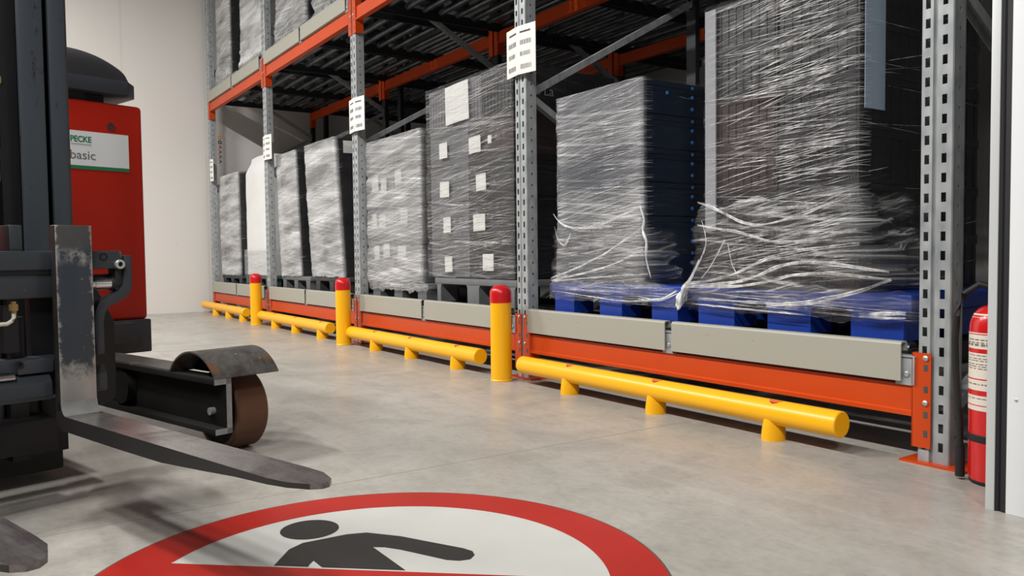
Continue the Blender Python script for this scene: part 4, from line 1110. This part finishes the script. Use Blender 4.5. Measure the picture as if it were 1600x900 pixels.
# support arms with load wheels
def arm(mirror):
    q = (lambda b_: b_) if not mirror else (lambda b_: 2*B0 - .30 - b_)
    def bx(m, a0, a1, b0, b1, z0, z1): lo, hi = sorted((q(b0), q(b1))); m.box(a0, a1, lo, hi, z0, z1)
    m = MB(); bx(m, -3.55, -2.20, -1.75, -1.675, .322, .347); bx(m, -3.55, -2.20, -1.75, -1.675, .117, .140); bx(m, -3.55, -2.20, -1.698, -1.675, .117, .347)
    ar = tp('support_arm', m, M['arm_black'], bevel=.003)
    m = MB(); bx(m, -2.2005, -2.1985, -1.75, -1.675, .322, .347); bx(m, -2.2005, -2.1985, -1.75, -1.675, .117, .140); bx(m, -2.2005, -2.1985, -1.698, -1.675, .117, .347); ae = tp('bare_end', m, M['arm_end'], ar); ae.location = (0,0,0)
    m = MB(); bx(m, -3.55, -2.58, -1.75, -1.60, .347, .356); tp('arm_plate', m, M['arm_top'], ar)
    m = MB(); m.cyl((-2.3, q(-1.72), .20), (-2.3, q(-1.69), .20), .016, 14); tp('axle_pin', m, M['arm_end'], ar)
    m = MB(); m.cyl((-3.08,q(-1.74),.235), (-3.08,q(-1.70),.235), .085, 32); tp('bearing_boss', m, M['arm_black'], ar)
    # fender
    m = MB(); n = 24; cz = .215; r0, r1 = .226, .233; a_ = math.asin((.345-cz)/r0)
    pts = [(-2.385+r1*math.cos(a_+(PI-2*a_)*i/n), cz+r1*math.sin(a_+(PI-2*a_)*i/n)) for i in range(n+1)] + [(-2.385+r0*math.cos(a_+(PI-2*a_)*i/n), cz+r0*math.sin(a_+(PI-2*a_)*i/n)) for i in range(n, -1, -1)]
    vs = []; fs = []
    for b_ in (q(-1.75), q(-1.452)): vs += [(a, b_, z) for a, z in pts]
    nn = len(pts)
    fs = [(i, (i+1)%nn, (i+1)%nn+nn, i+nn) for i in range(nn)]
    for s in (0, nn):
        for i in range(n): fs.append((s+i, s+i+1, s+nn-2-i, s+nn-1-i))
    m.add(vs, fs); tp('fender', m, M['fender'], ar)
    m = MB(); m.prism([(-2.385+.227*math.cos(a_+(PI-2*a_)*i/n), cz+.227*math.sin(a_+(PI-2*a_)*i/n)) for i in range(n+1)], 'y', q(-1.64), q(-1.636)); tp('fender_web', m, M['arm_black'], ar)
    m = MB(); lo = q(-1.62); sg = 1 if not mirror else -1
    m.ringcyl((-2.42, lo, .175), (0, sg, 0), [(0,.150),(0,.166),(.010,.175),(.140,.175),(.150,.166),(.150,.150)], 56)
    w = tp('load_wheel', m, M['poly'], ar)
    m = MB(); m.ringcyl((-2.42, lo-.002*sg, .175), (0, sg, 0), [(-.05,.03),(0,.03),(0,.149),(.02,.149)], 40); m.ringcyl((-2.42, lo+.13*sg, .175), (0, sg, 0), [(0,.149),(.022,.149),(.022,.06),(.03,.06)], 40); tp('hub', m, M['arm_black'], ar)
arm(False); arm(True)
m = MB(); m.ringcyl((-4.45, -2.6, .17), (0,1,0), [(0,.16),(.01,.17),(.14,.17),(.15,.16)], 40); tp('drive_wheel', m, M['rubber'])

# ------------------------------------------------------------------ floor sign: no pedestrians
SX, SY, SR = -.18, -2.237, .757
fs_ = empty('floor_sign', (SX, SY, 0), 'round red and white no-pedestrians marking on the concrete floor', 'floor sign')
def disc(r0, r1, z0, z1, n=128):
    m = MB(); vs = []; fs = []
    for k in range(n):
        a = 2*PI*k/n; c, s = math.cos(a), math.sin(a)
        vs += [(r0*c, r0*s, z1), (r1*c, r1*s, z1), (r1*c, r1*s, z0)]
    for k in range(n):
        j = (k+1) % n
        fs += [(3*k, 3*k+1, 3*j+1, 3*j), (3*k+1, 3*k+2, 3*j+2, 3*j+1)]
    m.add(vs, fs); return m
obj('vinyl_edge', disc(.02, SR+.006, 0, .0008), M['sign_edge'], fs_, smooth=False)
obj('white_field', disc(.001, .62, .0006, .0012), M['sign_white'], fs_, smooth=False)
obj('red_ring', disc(.603, SR, .0008, .0016), M['sign_red'], fs_, smooth=False)
# pictogram in sign coordinates (s to the right, t up); up on the sign is -X, right is +Y
def ST(s, t_): return (-t_, s)
m = MB(); m.prism([ST(-.012+.088*math.cos(a), .474+.088*math.sin(a)) for a in [2*PI*i/48 for i in range(48)]], 'z', .0012, .0018)
man = [(-.07,.373),(.065,.366),(.12,.345),(.19,.255),(.245,.150),(.292,.062),(.302,.026),(.292,-.002),(.266,-.022),(.236,-.014),(.21,.012),(.142,.154),(.112,.2),(.085,.222),
       (.085,-.02),(.082,-.44),(.074,-.465),(.05,-.478),(.026,-.465),(.018,-.44),(.014,-.08),(-.014,-.08),(-.018,-.44),(-.026,-.465),(-.05,-.478),(-.074,-.465),(-.082,-.44),(-.085,-.02),
       (-.092,.222),(-.112,.2),(-.142,.154),(-.21,.012),(-.236,-.014),(-.266,-.022),(-.292,-.002),(-.302,.026),(-.292,.062),(-.245,.150),(-.19,.255),(-.12,.345)]
m2 = MB(); m2.prism([ST(*p) for p in man], 'z', .0012, .0018)
m.add(m2.v, m2.f); obj('pictogram', m, M['sign_black'], fs_, smooth=False)
d = Vector((.652,.758)).normalized(); n_ = Vector((-d.y, d.x))
m = MB()
def band(hw, z0, z1, L):
    q = [d*(-L) + n_*hw, d*(-L) - n_*hw, d*L - n_*hw, d*L + n_*hw]
    mm = MB(); mm.prism([(p.x, p.y) for p in q], 'z', z0, z1); return mm
obj('slash_outline', band(.062, .0012, .0021, .60), M['sign_white'], fs_, smooth=False)
obj('slash', band(.0535, .0012, .0025, .62), M['sign_red'], fs_, smooth=False)

# ------------------------------------------------------------------ fire extinguisher
ex = empty('fire_extinguisher', (.322, -.06, 0), 'red fire extinguisher standing between the nearest upright and the door', 'fire extinguisher')
r = .089
m = MB(); m.ringcyl((0,0,0), (0,0,1), [(.012,r-.012),(.014,r-.004),(.03,r),(.555,r)] + [(.555+.085*math.sin(a), .028+(r-.028)*math.cos(a)) for a in [PI/2*i/8 for i in range(1, 9)]] + [(.665,.026)], 48)
body_e = obj('cylinder', m, M['ext_red'], ex)
m = MB(); m.ringcyl((0,0,0), (0,0,1), [(.598,r-.0085),(.61,r-.0145),(.625,r-.028),(.637,r-.048)], 48, False); obj('shoulder_band', m, M['ext_label'], body_e)
m = MB(); m.ringcyl((0,0,0), (0,0,1), [(.268,r+.0008),(.545,r+.0008)], 48, False); lb = obj('label_band', m, M['ext_label'], body_e)
for z0, z1 in ((.538,.541),(.473,.488),(.378,.382),(.322,.340),(.285,.288)):
    m = MB(); m.ringcyl((0,0,0), (0,0,1), [(z0,r+.0014),(z1,r+.0014)], 48, False); obj('red_stripe', m, M['ext_red'], lb)
m = MB(); rr = random.Random(3)
def curved(m, an0, an1, z0, z1):
    vs = []; k = 4
    for i in range(k+1):
        a = an0 + (an1-an0)*i/k; vs += [((r+.0016)*math.cos(a), (r+.0016)*math.sin(a), z0), ((r+.0016)*math.cos(a), (r+.0016)*math.sin(a), z1)]
    m.add(vs, [(2*i, 2*i+2, 2*i+3, 2*i+1) for i in range(k)])
for z, h in ((.518,.004),(.508,.004),(.498,.008),(.463,.003),(.452,.003),(.444,.003),(.432,.003),(.424,.003),(.416,.003),(.36,.004),(.31,.003)):
    a = -PI*.98
    while a < -PI*.30:
        l = rr.uniform(.05, .22); curved(m, a, a+l, z, z+h); a += l + rr.uniform(.03, .09)
obj('small_print', m, M['ink'], lb, smooth=False)
m = MB(); m.ringcyl((0,0,0), (0,0,1), [(.155,r+.002),(.158,r+.005),(.178,r+.005),(.181,r+.002)], 40, False); obj('strap', m, M['rubber'], ex)
m = MB(); m.ringcyl((0,0,0), (0,0,1), [(0,.075),(.004,.084),(.014,.086),(.016,.07)], 40); obj('foot_ring', m, M['rubber'], ex)
m = MB(); m.tube([(.0,-.01,.70),(-.05,-.03,.715),(-.095,-.045,.68),(-.118,-.05,.60),(-.126,-.045,.50),(-.125,-.04,.40),(-.116,-.045,.30),(-.104,-.05,.21),(-.101,-.05,.10)], .0115, 14); obj('hose', m, M['rubber'], ex)
m = MB(); m.cyl((-.101,-.05,.012), (-.101,-.05,.12), .016, 16); m.cyl((0,0,.66), (0,0,.70), .022, 16); m.box(-.02,.10,-.012,.012,.70,.722); obj('nozzle', m, M['rubber'], ex)

# ------------------------------------------------------------------ lights, world, camera
def area(name, loc, sx, sy, power, rot=(0,0,0), col=(1,.985,.962)):
    l = bpy.data.lights.new(name, 'AREA'); l.shape = 'RECTANGLE'; l.size = sx; l.size_y = sy; l.energy = power; l.color = col
    o = bpy.data.objects.new(name, l); COL.objects.link(o); o.location = loc; o.rotation_euler = rot; return o
KEY = 400
for x, pw in ((5.4, .85), (2.2, .5), (-1.2, .62), (-4.6, .9), (-8.0, 1.05)):
    area('ceiling_lamp', (x, -4.9, 5.6), 1.4, .22, KEY*pw)
w = bpy.data.worlds.new('warehouse_ambient'); S.world = w; w.use_nodes = True
w.node_tree.nodes['Background'].inputs[0].default_value = (.9, .95, 1, 1); w.node_tree.nodes['Background'].inputs[1].default_value = .10

cam = bpy.data.cameras.new('camera'); co = bpy.data.objects.new('camera', cam); COL.objects.link(co); S.camera = co
F_PX, PITCH, ROLL, YAW = 1250.0, 0.04343376831742794, -0.011148481220907074, 0.9778271996614625
cam.sensor_width = 36; cam.lens = 36*F_PX/1600; cam.clip_start = .05; cam.clip_end = 100
cam.shift_y = (451.88-450)/1600
fw = Vector((-math.sin(YAW)*math.cos(PITCH), math.cos(YAW)*math.cos(PITCH), -math.sin(PITCH)))
rt = Vector((math.cos(YAW), math.sin(YAW), 0)); up = rt.cross(fw)
r2 = rt*math.cos(ROLL) + up*math.sin(ROLL); u2 = up*math.cos(ROLL) - rt*math.sin(ROLL)
co.matrix_world = Matrix(((r2.x, u2.x, -fw.x, 1.7113), (r2.y, u2.y, -fw.y, -3.0825), (r2.z, u2.z, -fw.z, .8398), (0,0,0,1)))

S.view_settings.view_transform = 'Standard'; S.view_settings.look = 'None'; S.view_settings.gamma = 1; S.view_settings.use_curve_mapping = False
S.view_settings.exposure = 0.0
S.cycles.sample_clamp_direct = 8.0; S.cycles.transparent_max_bounces = 24; S.cycles.max_bounces = 8; S.cycles.use_denoising = True
